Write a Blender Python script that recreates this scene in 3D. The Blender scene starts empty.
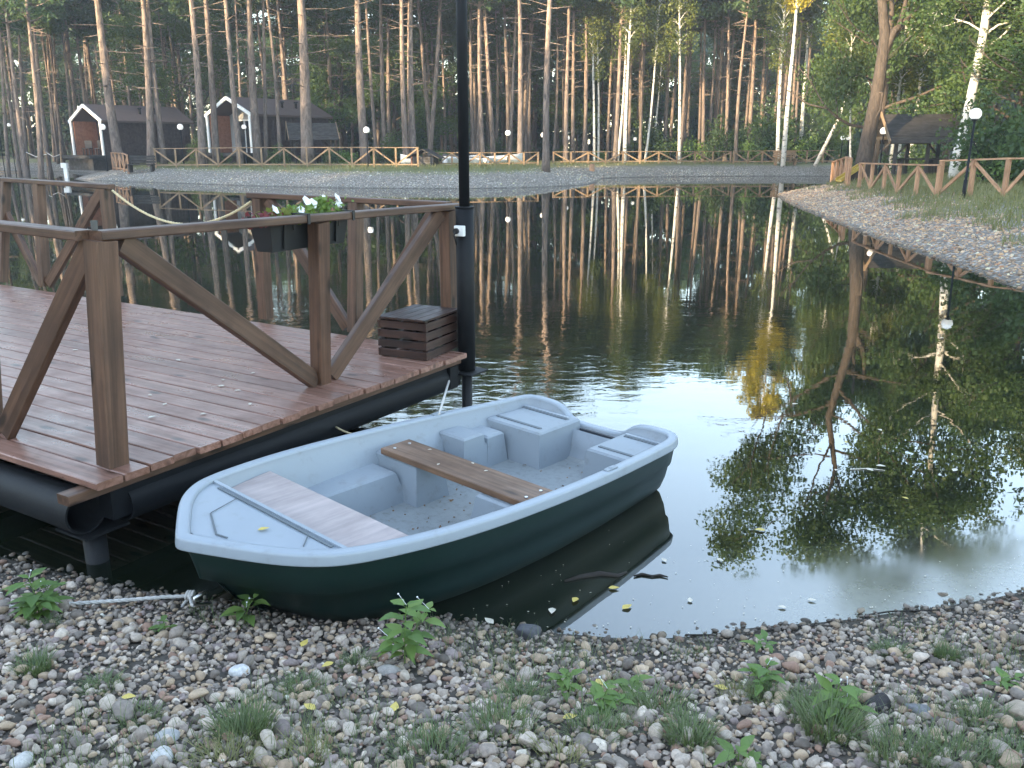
import bpy, math, random
import numpy as np
from mathutils import Vector, Matrix

R = math.radians
rng = np.random.default_rng(7)
random.seed(7)
SC = bpy.context.scene
COL = SC.collection

# ------------------------------------------------------------------ camera
FPX, PITCH, CAMH = 865.0, R(15.45), 2.0
HAZE = 0.0009
FPY = FPX * 1.031                          # pixels per unit slope along the far ground line
cam_d = bpy.data.cameras.new("camera")
cam = bpy.data.objects.new("camera", cam_d)
COL.objects.link(cam)
cam.location = (0, 0, CAMH)
cam.rotation_euler = (R(90) - PITCH, 0, 0)
cam_d.sensor_width = 36.0
cam_d.lens = 36.0 * FPX / 1024.0
cam_d.clip_start = 0.05
cam_d.clip_end = 3000
SC.camera = cam

# ------------------------------------------------------------------ light
SUN_EL, SUN_AZ = R(8.0), R(226.0)      # azimuth of the sun, clockwise from +Y
world = bpy.data.worlds.new("World")
SC.world = world
world.use_nodes = True
wn = world.node_tree.nodes
wl = world.node_tree.links
bg = wn["Background"]
sky = wn.new("ShaderNodeTexSky")
sky.sky_type = 'NISHITA'
sky.sun_disc = False
sky.sun_elevation = SUN_EL
sky.sun_rotation = SUN_AZ
sky.air_density = 1.0
sky.dust_density = 0.4
sky.ozone_density = 1.6
hs = wn.new("ShaderNodeHueSaturation")        # thin high haze takes some blue out of the sky
hs.inputs["Saturation"].default_value = 0.74
wl.new(sky.outputs[0], hs.inputs["Color"])
wl.new(hs.outputs[0], bg.inputs[0])
bg.inputs[1].default_value = 0.15
sun_d = bpy.data.lights.new("sun", 'SUN')
sun_d.energy = 2.0
sun_d.angle = R(0.6)
sun_d.color = (1.0, 0.78, 0.48)
sun = bpy.data.objects.new("sun", sun_d)
COL.objects.link(sun)
sdir = Vector((math.sin(SUN_AZ) * math.cos(SUN_EL), math.cos(SUN_AZ) * math.cos(SUN_EL), math.sin(SUN_EL)))
sun.rotation_euler = sdir.to_track_quat('Z', 'Y').to_euler()
sun.location = (-30, -40, 30)
vs = SC.view_settings
vs.view_transform = 'Standard'
vs.look = 'None'
vs.exposure = 3.12
vs.gamma = 1.0
vs.use_curve_mapping = False
SC.render.engine = 'CYCLES'
SC.cycles.use_denoising = True
SC.cycles.max_bounces = 8
SC.cycles.transparent_max_bounces = 8
SC.cycles.sample_clamp_indirect = 6.0
SC.cycles.volume_bounces = 0
SC.cycles.volume_max_steps = 64

# ------------------------------------------------------------------ projection helpers (reading distances off the photograph)
_c, _s = math.cos(PITCH), math.sin(PITCH)
def topx(P):
    x, y, z = P[0], P[1], P[2] - CAMH
    fw = y * _c - z * _s; up = y * _s + z * _c
    return np.array([512 + FPX * x / fw, 384 - FPX * up / fw])
def ray(px, py):
    u = (px - 512) / FPX; v = (384 - py) / FPX
    return np.array([u, _c + v * _s, -_s + v * _c])
def onz(px, py, z=0.0):
    d = ray(px, py); t = (z - CAMH) / d[2]
    return np.array([0, 0, CAMH]) + t * d
def aty(px, py, Y):
    d = ray(px, py); t = Y / d[1]
    return np.array([0, 0, CAMH]) + t * d

# ------------------------------------------------------------------ tags
def tag(o, label=None, cat=None, group=None, kind=None):
    if label: o["label"] = label
    if cat: o["category"] = cat
    if group: o["group"] = group
    if kind: o["kind"] = kind
    return o
def empty(name, loc, label=None, cat=None, group=None, rz=0.0):
    o = bpy.data.objects.new(name, None)
    COL.objects.link(o)
    o.location = loc
    o.rotation_euler = (0, 0, rz)
    o.empty_display_size = 0.2
    return tag(o, label, cat, group)
def rootloc(o):
    p = Vector((0, 0, 0))
    while o is not None:
        p += o.location; o = o.parent
    return np.array(p)
def copy_tree(o, parent=None):
    c = o.copy(); COL.objects.link(c)
    if parent is not None: c.parent = parent
    for ch in list(o.children): copy_tree(ch, c)
    return c

# ------------------------------------------------------------------ materials
def newmat(name):
    m = bpy.data.materials.new(name); m.use_nodes = True
    nt = m.node_tree
    b = nt.nodes["Principled BSDF"]
    return m, nt, b
def N(nt, t, **kw):
    n = nt.nodes.new(t)
    for k, v in kw.items(): setattr(n, k, v)
    return n
def mixrgb(nt, fac, a, b, mode='MIX'):
    n = N(nt, "ShaderNodeMix", data_type='RGBA', blend_type=mode)
    n.clamp_factor = True
    for sock, val in ((n.inputs[0], fac), (n.inputs[6], a), (n.inputs[7], b)):
        if hasattr(val, "links") or hasattr(val, "is_linked"): nt.links.new(val, sock)
        elif isinstance(val, (tuple, list)): sock.default_value = tuple(val) + ((1,) if len(val) == 3 else ())
        else: sock.default_value = val
    return n.outputs[2]
def ramp(nt, fac, stops):
    n = N(nt, "ShaderNodeValToRGB")
    while len(n.color_ramp.elements) > 1: n.color_ramp.elements.remove(n.color_ramp.elements[0])
    first = True
    for p, c in stops:
        if isinstance(c, (int, float)): c = (c, c, c)
        if first: e = n.color_ramp.elements[0]; e.position = p; first = False
        else: e = n.color_ramp.elements.new(p)
        e.color = tuple(c) + (1,)
    nt.links.new(fac, n.inputs[0])
    return n.outputs[0]
def noise(nt, vec, scale, detail=4, rough=0.55, dist=0.0):
    n = N(nt, "ShaderNodeTexNoise")
    n.inputs["Scale"].default_value = scale; n.inputs["Detail"].default_value = detail
    n.inputs["Roughness"].default_value = rough; n.inputs["Distortion"].default_value = dist
    if vec is not None: nt.links.new(vec, n.inputs["Vector"])
    return n.outputs[0]
def attr(nt, name):
    return N(nt, "ShaderNodeAttribute", attribute_name=name)
def mapping(nt, vec, scale=(1, 1, 1), loc=(0, 0, 0)):
    n = N(nt, "ShaderNodeMapping")
    n.inputs["Scale"].default_value = scale; n.inputs["Location"].default_value = loc
    nt.links.new(vec, n.inputs["Vector"])
    return n.outputs[0]
def bump(nt, b, h, strength=0.3, dist=0.01):
    n = N(nt, "ShaderNodeBump")
    n.inputs["Strength"].default_value = strength; n.inputs["Distance"].default_value = dist
    nt.links.new(h, n.inputs["Height"]); nt.links.new(n.outputs[0], b.inputs["Normal"])
def pos(nt):
    return N(nt, "ShaderNodeNewGeometry").outputs["Position"]
def objco(nt):
    return N(nt, "ShaderNodeTexCoord").outputs["Object"]
def mathn(nt, op, a, b=None, clamp=False):
    n = N(nt, "ShaderNodeMath", operation=op); n.use_clamp = clamp
    for sock, v in ((n.inputs[0], a), (n.inputs[1], b)):
        if v is None: continue
        if isinstance(v, (int, float)): sock.default_value = v
        else: nt.links.new(v, sock)
    return n.outputs[0]

def mat_wood(name, dark, light, rough=0.55, var=0.35, knots=True, rlo=None):
    """grain runs along the first axis of the 'gco' attribute; 'tint' varies each board"""
    m, nt, b = newmat(name)
    g = attr(nt, "gco").outputs["Vector"]
    n1 = noise(nt, mapping(nt, g, (1.3, 38, 38)), 1.0, 5, 0.6, 0.4)
    n2 = noise(nt, mapping(nt, g, (3.0, 5, 5)), 1.0, 4, 0.6)
    col = mixrgb(nt, ramp(nt, n1, [(0.36, 0.0), (0.64, 1.0)]), tuple(x * 0.82 for x in dark), tuple(x * 1.06 for x in light))
    t = attr(nt, "tint").outputs["Fac"]
    tt = mathn(nt, 'ADD', mathn(nt, 'MULTIPLY', t, var), 1.0 - var / 2)
    col = mixrgb(nt, 1.0, col, ramp(nt, tt, [(0.0, 0.0), (1.0, 1.0)]), 'MULTIPLY')
    tn = N(nt, "ShaderNodeCombineColor")
    for k in range(3): nt.links.new(tt, tn.inputs[k])
    col = mixrgb(nt, ramp(nt, n2, [(0.42, 0.0), (0.75, 0.55)]), col, tuple(x * 0.45 for x in dark))
    if knots:
        v = N(nt, "ShaderNodeTexVoronoi"); v.inputs["Scale"].default_value = 1.0
        nt.links.new(mapping(nt, g, (2.6, 7, 7)), v.inputs["Vector"])
        kn = ramp(nt, v.outputs["Distance"], [(0.10, 1.0), (0.20, 0.0)])
        col = mixrgb(nt, kn, col, tuple(x * 0.3 for x in dark))
    nt.links.new(col, b.inputs["Base Color"])
    rr = ramp(nt, n2, [(0.3, (rlo or rough * 0.75)), (0.7, min(1, rough * 1.3))])
    nt.links.new(rr, b.inputs["Roughness"])
    bump(nt, b, n1, 0.25, 0.004)
    return m
def mat_flat(name, col, rough=0.5, metal=0.0, var=0.25, scale=8, bmp=0.0, dirt=None, dirt_lo=0.55, dirt_hi=0.8, spec=0.5):
    m, nt, b = newmat(name)
    p = objco(nt)
    n = noise(nt, p, scale, 5)
    c = mixrgb(nt, n, tuple(x * (1 - var) for x in col), tuple(min(1, x * (1 + var)) for x in col))
    if dirt:
        n2 = noise(nt, p, scale * 2.7, 8, 0.7)
        c = mixrgb(nt, ramp(nt, n2, [(dirt_lo, 0.0), (dirt_hi, 0.8)]), c, dirt)
    nt.links.new(c, b.inputs["Base Color"])
    b.inputs["Roughness"].default_value = rough
    b.inputs["Metallic"].default_value = metal
    b.inputs["Specular IOR Level"].default_value = spec
    if bmp: bump(nt, b, noise(nt, p, scale * 6, 4), bmp, 0.01)
    return m
def mat_leaf(name, c1, c2, c3, transl=0.35, rough=0.5):
    m, nt, b = newmat(name)
    t = attr(nt, "tint").outputs["Fac"]
    oi = N(nt, "ShaderNodeObjectInfo").outputs["Random"]
    n = noise(nt, pos(nt), 0.5, 2)
    col = ramp(nt, t, [(0.0, c1), (0.55, c2), (1.0, c3)])
    col = mixrgb(nt, mathn(nt, 'MULTIPLY', oi, 0.45), col, tuple(x * 0.62 for x in c2))
    col = mixrgb(nt, ramp(nt, n, [(0.35, 0.0), (0.7, 0.5)]), col, c3)
    nt.links.new(col, b.inputs["Base Color"])
    b.inputs["Roughness"].default_value = rough
    b.inputs["Specular IOR Level"].default_value = 0.35
    tr = N(nt, "ShaderNodeBsdfTranslucent")
    nt.links.new(mixrgb(nt, 0.35, col, (0.35, 0.42, 0.03)), tr.inputs["Color"])
    mx = N(nt, "ShaderNodeMixShader"); mx.inputs[0].default_value = transl
    out = nt.nodes["Material Output"]
    nt.links.new(b.outputs[0], mx.inputs[1]); nt.links.new(tr.outputs[0], mx.inputs[2])
    nt.links.new(mx.outputs[0], out.inputs[0])
    return m

M = {}
M['rail'] = mat_wood("stained_rail_wood", (0.078, 0.04, 0.024), (0.135, 0.073, 0.046), 0.5)
M['deck'] = mat_wood("stained_deck_wood", (0.22, 0.107, 0.073), (0.31, 0.17, 0.13), 0.38, 0.5, True, 0.22)
M['bench'] = mat_wood("varnished_plank_wood", (0.125, 0.065, 0.034), (0.21, 0.117, 0.066), 0.5, 0.2)
M['ply'] = mat_wood("weathered_plywood", (0.46, 0.39, 0.375), (0.45, 0.375, 0.36), 0.6, 0.1, False)
M['crate'] = mat_wood("dark_crate_wood", (0.022, 0.009, 0.0065), (0.05, 0.022, 0.016), 0.5, 0.6)
M['fence'] = mat_wood("fence_wood", (0.27, 0.175, 0.10), (0.37, 0.25, 0.15), 0.7, 0.4, False)
M['fence2'] = mat_wood("orange_fence_wood", (0.36, 0.195, 0.105), (0.48, 0.28, 0.165), 0.7, 0.3, False)
M['darkwood'] = mat_wood("dark_wood", (0.032, 0.027, 0.024), (0.075, 0.066, 0.06), 0.75, 0.5, False)
M['paint_brown'] = mat_wood("brown_cladding", (0.05, 0.032, 0.03), (0.085, 0.06, 0.055), 0.7, 0.3, False)
M['rooftile'] = mat_flat("brown_roof", (0.12, 0.085, 0.075), 0.75, 0, 0.2, 3)
M['orange'] = mat_wood("orange_panel_wood", (0.27, 0.115, 0.065), (0.38, 0.17, 0.10), 0.6, 0.2, False)
M['palewall'] = mat_flat("pale_grey_wall", (0.36, 0.35, 0.34), 0.7, 0, 0.1)
M['white'] = mat_flat("white_paint", (0.78, 0.78, 0.77), 0.5, 0, 0.05)
M['blackmetal'] = mat_flat("black_metal", (0.007, 0.008, 0.010), 0.62, 0.0, 0.3, 20, 0.0, None, 0.55, 0.8, 0.25)
M['blackplastic'] = mat_flat("black_plastic", (0.012, 0.013, 0.014), 0.55, 0, 0.3, 10)
M['pipe'] = mat_flat("dark_pipe", (0.011, 0.012, 0.014), 0.6, 0, 0.4, 9, 0.1, (0.03, 0.027, 0.022), 0.55, 0.8, 0.3)
M['glass'] = mat_flat("dark_glass", (0.02, 0.025, 0.03), 0.08)
M['steel'] = mat_flat("steel", (0.55, 0.55, 0.56), 0.3, 1.0, 0.1)
M['boat'] = mat_flat("grey_fibreglass", (0.25, 0.285, 0.32), 0.42, 0, 0.08, 4, 0.0, (0.17, 0.175, 0.165), 0.54, 0.82)
M['boatfloor'] = mat_flat("dirty_fibreglass", (0.25, 0.275, 0.285), 0.5, 0, 0.12, 9, 0.05, (0.12, 0.11, 0.09), 0.5, 0.8)
M['boatrim'] = mat_flat("pale_fibreglass", (0.30, 0.34, 0.385), 0.38, 0, 0.07, 4, 0.0, (0.2, 0.21, 0.21), 0.56, 0.85)
M['hull'] = mat_flat("green_gelcoat", (0.007, 0.023, 0.020), 0.42, 0, 0.25, 3, 0.0, (0.02, 0.026, 0.022), 0.6, 0.9, 0.35)
M['groove'] = mat_flat("groove_shadowgap", (0.12, 0.14, 0.155), 0.6)
def grime():
    m = M['hull']; nt = m.node_tree; b = nt.nodes["Principled BSDF"]
    base = b.inputs["Base Color"].links[0].from_socket
    p = objco(nt); sp = N(nt, "ShaderNodeSeparateXYZ"); nt.links.new(p, sp.inputs[0])
    n = noise(nt, mapping(nt, p, (3, 3, 14)), 2.0, 7, 0.7)
    band = N(nt, "ShaderNodeMapRange"); band.inputs[1].default_value = 0.085; band.inputs[2].default_value = 0.02; nt.links.new(mathn(nt, 'ADD', sp.outputs[2], mathn(nt, 'MULTIPLY', mathn(nt, 'SUBTRACT', n, 0.5), 0.12)), band.inputs[0])
    c = mixrgb(nt, mathn(nt, 'MULTIPLY', band.outputs[0], 0.4), base, (0.05, 0.05, 0.042))
    sc = noise(nt, mapping(nt, p, (1.2, 1.2, 30)), 3.0, 6, 0.75)
    c = mixrgb(nt, ramp(nt, sc, [(0.66, 0.0), (0.76, 0.25)]), c, (0.07, 0.08, 0.075))
    nt.links.new(c, b.inputs["Base Color"])
grime()
M['motorpad'] = mat_flat("black_motor_pad", (0.018, 0.022, 0.03), 0.5)
M['rope'] = mat_flat("white_rope", (0.55, 0.53, 0.5), 0.8, 0, 0.35, 60, 0.2)
M['ropey'] = mat_flat("yellowed_rope", (0.6, 0.5, 0.3), 0.8, 0, 0.3, 60, 0.2)
M['ceramic'] = mat_flat("clear_plastic", (0.12, 0.12, 0.115), 0.15, 0, 0.2, 20)
M['soil'] = mat_flat("soil", (0.035, 0.025, 0.018), 0.9, 0, 0.4, 30)
M['petal'] = mat_flat("white_petal", (0.82, 0.82, 0.84), 0.6, 0, 0.04)
M['petalred'] = mat_flat("dark_red_petal", (0.14, 0.018, 0.022), 0.6, 0, 0.2)
M['leafyel'] = mat_flat("yellow_fallen_leaf", (0.55, 0.43, 0.11), 0.6, 0, 0.3, 30)
M['leafpale'] = mat_flat("pale_fallen_leaf", (0.6, 0.55, 0.45), 0.6, 0, 0.25, 30)
M['leafbrown'] = mat_flat("brown_fallen_leaf", (0.22, 0.13, 0.07), 0.7, 0, 0.3, 30)
M['twig'] = mat_flat("dark_twig", (0.022, 0.017, 0.013), 0.8, 0, 0.3, 20)
M['tarp'] = mat_flat("dark_tarp", (0.03, 0.033, 0.045), 0.6, 0, 0.3, 6)
M['yellow'] = mat_flat("sunlit_yellow", (0.40, 0.29, 0.06), 0.45, 0, 0.1)

def mat_globe():
    m, nt, b = newmat("lit_globe")
    b.inputs["Base Color"].default_value = (0.85, 0.85, 0.83, 1)
    e = N(nt, "ShaderNodeRGB"); e.outputs[0].default_value = (1, 0.97, 0.92, 1)
    nt.links.new(e.outputs[0], b.inputs["Emission Color"])
    b.inputs["Emission Strength"].default_value = 0.06
    return m
M['globe'] = mat_globe()

def mat_bark(name, low, high, zsplit=5.0, plates=True, fine=7):
    m, nt, b = newmat(name)
    p = objco(nt)
    sep = N(nt, "ShaderNodeSeparateXYZ"); nt.links.new(p, sep.inputs[0])
    n = noise(nt, mapping(nt, p, (fine, fine, fine * 0.22)), 1.0, 6, 0.7, 0.8)
    n0 = noise(nt, p, 0.6, 2)
    h = mathn(nt, 'ADD', mathn(nt, 'MULTIPLY', sep.outputs[2], 1.0 / (2 * zsplit)), mathn(nt, 'MULTIPLY', n0, 0.35))
    base = mixrgb(nt, ramp(nt, h, [(0.35, 0.0), (0.95, 1.0)]), low, high)
    oi = N(nt, "ShaderNodeObjectInfo").outputs["Random"]
    base = mixrgb(nt, mathn(nt, 'MULTIPLY', oi, 0.5), base, tuple(0.55 * x for x in low))
    dk = mixrgb(nt, ramp(nt, n, [(0.38, 0.0), (0.62, 1.0)]), tuple(x * 0.35 for x in low), base)
    nt.links.new(dk, b.inputs["Base Color"])
    b.inputs["Roughness"].default_value = 0.9
    bump(nt, b, n, 1.0, 0.06)
    return m
M['pinebark'] = mat_bark("pine_bark", (0.26, 0.205, 0.175), (0.48, 0.335, 0.245), 5.0)
M['oakbark'] = mat_bark("oak_bark", (0.135, 0.10, 0.075), (0.175, 0.135, 0.105), 6.0, True, 14)
def mat_birch():
    m, nt, b = newmat("birch_bark")
    p = objco(nt)
    n = noise(nt, mapping(nt, p, (3, 3, 9)), 1.0, 4, 0.6)
    n2 = noise(nt, mapping(nt, p, (1.2, 1.2, 2.0)), 1.0, 3)
    c = mixrgb(nt, ramp(nt, n, [(0.56, 0.0), (0.64, 1.0)]), (0.66, 0.63, 0.58), (0.05, 0.045, 0.04))
    c = mixrgb(nt, ramp(nt, n2, [(0.5, 0.0), (0.75, 0.5)]), c, (0.25, 0.21, 0.17))
    nt.links.new(c, b.inputs["Base Color"]); b.inputs["Roughness"].default_value = 0.75
    return m
M['birchbark'] = mat_birch()
M['needles'] = mat_leaf("pine_needles", (0.028, 0.06, 0.022), (0.042, 0.085, 0.028), (0.07, 0.11, 0.035), 0.2)
M['spruce'] = mat_leaf("spruce_needles", (0.022, 0.05, 0.03), (0.032, 0.07, 0.037), (0.05, 0.09, 0.042), 0.15)
M['leaf'] = mat_leaf("broad_leaves", (0.042, 0.085, 0.03), (0.062, 0.115, 0.038), (0.105, 0.15, 0.045), 0.35)
M['birchleaf'] = mat_leaf("birch_leaves", (0.07, 0.115, 0.03), (0.10, 0.145, 0.035), (0.20, 0.20, 0.04), 0.4)
M['shrub'] = mat_leaf("shrub_leaves", (0.034, 0.07, 0.028), (0.05, 0.095, 0.036), (0.08, 0.125, 0.045), 0.3)
M['weed'] = mat_leaf("weed_leaves", (0.10, 0.19, 0.06), (0.15, 0.26, 0.07), (0.22, 0.32, 0.09), 0.4)
M['grass'] = mat_leaf("grass_blades", (0.085, 0.135, 0.07), (0.125, 0.185, 0.09), (0.20, 0.235, 0.12), 0.35)
M['drygrass'] = mat_leaf("dry_grass_blades", (0.13, 0.155, 0.06), (0.20, 0.205, 0.085), (0.31, 0.28, 0.14), 0.3)

# ------------------------------------------------------------------ mesh builder
class MB:
    def __init__(s):
        s.v = []; s.f = []; s.g = []; s.t = []; s.m = []; s.sm = []
    def add(s, vs, fs, gs=None, tint=None, mi=0, smooth=False):
        o = len(s.v)
        if tint is None: tint = random.random()
        for i, p in enumerate(vs):
            s.v.append((float(p[0]), float(p[1]), float(p[2])))
            s.g.append(tuple(gs[i]) if gs is not None else (float(p[0]), float(p[1]), float(p[2])))
            s.t.append(tint)
        for f in fs:
            s.f.append([o + i for i in f]); s.m.append(mi); s.sm.append(smooth)
    def bar(s, p0, p1, w, h, up=(0, 0, 1), ch=0.0, mi=0, tint=None):
        """beam from p0 to p1, w across (sideways), h along 'up', chamfer ch"""
        p0 = np.array(p0, float); p1 = np.array(p1, float)
        d = p1 - p0; L = np.linalg.norm(d); d /= L
        up = np.array(up, float)
        side = np.cross(d, up); side /= np.linalg.norm(side)
        u2 = np.cross(side, d)
        a, b = w / 2, h / 2
        if ch > 0:
            sec = [(-a + ch, -b), (a - ch, -b), (a, -b + ch), (a, b - ch), (a - ch, b), (-a + ch, b), (-a, b - ch), (-a, -b + ch)]
        else:
            sec = [(-a, -b), (a, -b), (a, b), (-a, b)]
        n = len(sec); vs = []; gs = []
        off = np.array([random.uniform(0, 50), random.uniform(0, 50), random.uniform(0, 50)])
        for k, (P, t) in enumerate(((p0, 0.0), (p1, L))):
            for x, y in sec:
                vs.append(P + side * x + u2 * y); gs.append((t + off[0], x + off[1], y + off[2]))
        fs = [[i, (i + 1) % n, n + (i + 1) % n, n + i] for i in range(n)]
        fs += [list(range(n))[::-1], list(range(n, 2 * n))]
        s.add(vs, fs, gs, tint, mi)
    def box(s, c, sz, rz=0.0, ch=0.0, mi=0, tint=None):
        c = np.array(c, float); a = np.array([math.cos(rz), math.sin(rz), 0]) * sz[0] / 2
        s.bar(c - a, c + a, sz[1], sz[2], (0, 0, 1), ch, mi, tint)
    def tube(s, pts, rad, seg=8, caps=True, mi=0, smooth=True, tint=None):
        pts = [np.array(p, float) for p in pts]
        if not hasattr(rad, '__len__'): rad = [rad] * len(pts)
        vs = []; gs = []; prev = None; acc = 0
        for i, p in enumerate(pts):
            d = pts[min(i + 1, len(pts) - 1)] - pts[max(i - 1, 0)]
            d = d / (np.linalg.norm(d) + 1e-9)
            if prev is None:
                ref = np.array([1., 0, 0]) if abs(d[0]) < 0.9 else np.array([0, 1., 0])
                sx = ref - d * (ref @ d)
            else:
                sx = prev - d * (prev @ d)
            sx /= np.linalg.norm(sx); prev = sx; sy = np.cross(d, sx)
            if i: acc += np.linalg.norm(p - pts[i - 1])
            for k in range(seg):
                a = 2 * math.pi * k / seg
                vs.append(p + rad[i] * (math.cos(a) * sx + math.sin(a) * sy)); gs.append((acc, rad[i] * math.cos(a), rad[i] * math.sin(a)))
        fs = []
        for i in range(len(pts) - 1):
            for k in range(seg):
                k2 = (k + 1) % seg
                fs.append([i * seg + k, i * seg + k2, (i + 1) * seg + k2, (i + 1) * seg + k])
        s.add(vs, fs, gs, tint, mi, smooth)
        if caps:
            o = len(s.v) - len(vs)
            s.f.append([o + k for k in range(seg)][::-1]); s.m.append(mi); s.sm.append(False)
            e = o + (len(pts) - 1) * seg
            s.f.append([e + k for k in range(seg)]); s.m.append(mi); s.sm.append(False)
    def sphere(s, c, r, seg=16, rings=10, mi=0, squash=1.0):
        vs = []; fs = []
        vs.append((c[0], c[1], c[2] - r * squash))
        for i in range(1, rings):
            a = math.pi * i / rings - math.pi / 2
            for k in range(seg):
                b = 2 * math.pi * k / seg
                vs.append((c[0] + r * math.cos(a) * math.cos(b), c[1] + r * math.cos(a) * math.sin(b), c[2] + r * squash * math.sin(a)))
        vs.append((c[0], c[1], c[2] + r * squash))
        for k in range(seg): fs.append([0, 1 + (k + 1) % seg, 1 + k])
        for i in range(rings - 2):
            for k in range(seg):
                k2 = (k + 1) % seg
                fs.append([1 + i * seg + k, 1 + i * seg + k2, 1 + (i + 1) * seg + k2, 1 + (i + 1) * seg + k])
        l = len(vs) - 1
        for k in range(seg): fs.append([l, 1 + (rings - 2) * seg + k, 1 + (rings - 2) * seg + (k + 1) % seg])
        s.add(vs, fs, None, None, mi, True)
    def prism(s, poly, z0, z1, mi=0, tint=None):
        """vertical prism over a ccw polygon; z0, z1 numbers or functions of the point"""
        f0 = z0 if callable(z0) else (lambda p: z0); f1 = z1 if callable(z1) else (lambda p: z1)
        n = len(poly)
        vs = [(p[0], p[1], f0(p)) for p in poly] + [(p[0], p[1], f1(p)) for p in poly]
        fs = [[i, (i + 1) % n, n + (i + 1) % n, n + i] for i in range(n)] + [list(range(n))[::-1], list(range(n, 2 * n))]
        s.add(vs, fs, None, tint, mi)
    def build(s, name, mats, parent=None, world=False):
        if not isinstance(mats, (list, tuple)): mats = [mats]
        V = np.array(s.v, float)
        if world and parent is not None: V = V - rootloc(parent)
        me = bpy.data.meshes.new(name)
        me.from_pydata(V.tolist(), [], s.f)
        for m in mats: me.materials.append(m)
        me.polygons.foreach_set("material_index", s.m)
        me.polygons.foreach_set("use_smooth", s.sm)
        a = me.attributes.new("gco", 'FLOAT_VECTOR', 'POINT'); a.data.foreach_set("vector", np.array(s.g, np.float32).ravel())
        a = me.attributes.new("tint", 'FLOAT', 'POINT'); a.data.foreach_set("value", np.array(s.t, np.float32))
        me.update()
        o = bpy.data.objects.new(name, me); COL.objects.link(o)
        if parent is not None: o.parent = parent
        return o

def np_mesh(name, V, F, mat, tint=None, parent=None, smooth=False, colors=None):
    """fast mesh from arrays: F is (n,k)"""
    V = np.asarray(V, np.float32); F = np.asarray(F, np.int32)
    me = bpy.data.meshes.new(name)
    n, k = F.shape
    me.vertices.add(len(V)); me.vertices.foreach_set("co", V.ravel())
    me.loops.add(n * k); me.loops.foreach_set("vertex_index", F.ravel())
    me.polygons.add(n)
    me.polygons.foreach_set("loop_start", np.arange(0, n * k, k, dtype=np.int32))
    me.polygons.foreach_set("loop_total", np.full(n, k, np.int32))
    if smooth: me.polygons.foreach_set("use_smooth", np.ones(n, bool))
    me.materials.append(mat)
    if tint is not None:
        a = me.attributes.new("tint", 'FLOAT', 'POINT'); a.data.foreach_set("value", np.asarray(tint, np.float32))
    if colors is not None:
        a = me.attributes.new("stonecol", 'FLOAT_COLOR', 'POINT')
        a.data.foreach_set("color", np.concatenate([colors, np.ones((len(colors), 1))], 1).astype(np.float32).ravel())
    me.update(calc_edges=True); me.validate()
    o = bpy.data.objects.new(name, me); COL.objects.link(o)
    if parent is not None: o.parent = parent
    return o

# ------------------------------------------------------------------ terrain
near_shore = [onz(px, py, 0)[:2] for px, py in
              [(0, 556), (60, 572), (110, 586), (180, 596), (250, 608), (340, 614), (430, 616), (510, 628), (570, 634), (640, 640),
               (700, 636), (760, 626), (830, 622), (900, 612), (960, 604), (1024, 592)]]
pond = [tuple(p) for p in near_shore] + [
    (3.3, 4.0), (4.6, 4.9), (5.8, 6.4), (6.7, 8.8), (7.3, 12.2), (7.72, 15.8), (8.2, 20.4), (9.4, 29.0), (10.6, 35.5), (11.6, 38.3), (13.6, 40.2),
    (18, 43), (23, 48), (25, 54), (22.5, 58.5), (17.9, 59.3), (12.4, 58.4), (8.0, 57.2), (5.6, 55.0), (4.9, 51), (4.6, 48), (3.4, 45.2), (0.4, 42.7),
    (-2.9, 41.8), (-8.3, 42.6), (-13.2, 44.8), (-20.8, 49.6), (-25.9, 52.5), (-27.5, 56), (-30.5, 65), (-36, 70.5), (-45, 70.5), (-52, 66),
    (-52, 52), (-44, 36), (-32, 21), (-20, 12), (-11, 7.4), (-6, 5.5), (-4.2, 4.6)]
def chaikin(P, it):
    P = np.array(P, float)
    for _ in range(it):
        Q = np.roll(P, -1, 0)
        P = np.stack([0.75 * P + 0.25 * Q, 0.25 * P + 0.75 * Q], 1).reshape(-1, 2)
    return P
POND = chaikin(pond, 2)
def pond_dist(P):
    """signed distance to the shoreline, positive on land"""
    P = np.asarray(P, float); A = POND; B = np.roll(POND, -1, 0)
    best = np.full(len(P), 1e9); inside = np.zeros(len(P), bool)
    for a, b in zip(A, B):
        d = b - a; L2 = d @ d
        if L2 < 1e-12: continue
        t = np.clip(((P - a) @ d) / L2, 0, 1)
        q = P - (a + t[:, None] * d)
        best = np.minimum(best, (q * q).sum(1))
        cond = (a[1] > P[:, 1]) != (b[1] > P[:, 1])
        xi = a[0] + (P[:, 1] - a[1]) / (b[1] - a[1] + 1e-15) * (b[0] - a[0])
        inside ^= cond & (P[:, 0] < xi)
    d = np.sqrt(best)
    return np.where(inside, -d, d)
def wob(x, y):
    return (np.sin(x * 1.7 + 1.3 * np.sin(y * 0.9)) * np.cos(y * 1.3 + 0.7) + 0.5 * np.sin(x * 3.9 + y * 2.3) + 0.5 * np.cos(y * 4.7 - x * 1.1)) / 2
def gheight_d(x, y, d):
    t = np.clip(d / (4.2 * 1.32), 0, 1)
    z = 0.72 * (1 - (1 - t) ** 2)
    z = np.where(d < 0, np.maximum(0.30 * d, -0.9), z)
    z = z + 0.018 * wob(x * 1.3, y * 1.3) * np.clip(d * 2, 0, 1)
    z = z + 0.05 * wob(x * 0.25, y * 0.25) * np.clip((d - 4) / 6, 0, 1)
    z = z + 0.0 * d
    return z
def gheight(x, y):
    x = np.atleast_1d(np.asarray(x, float)); y = np.atleast_1d(np.asarray(y, float))
    return gheight_d(x, y, pond_dist(np.stack([x, y], 1)))
def gz(x, y): return float(gheight(x, y)[0])

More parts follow.
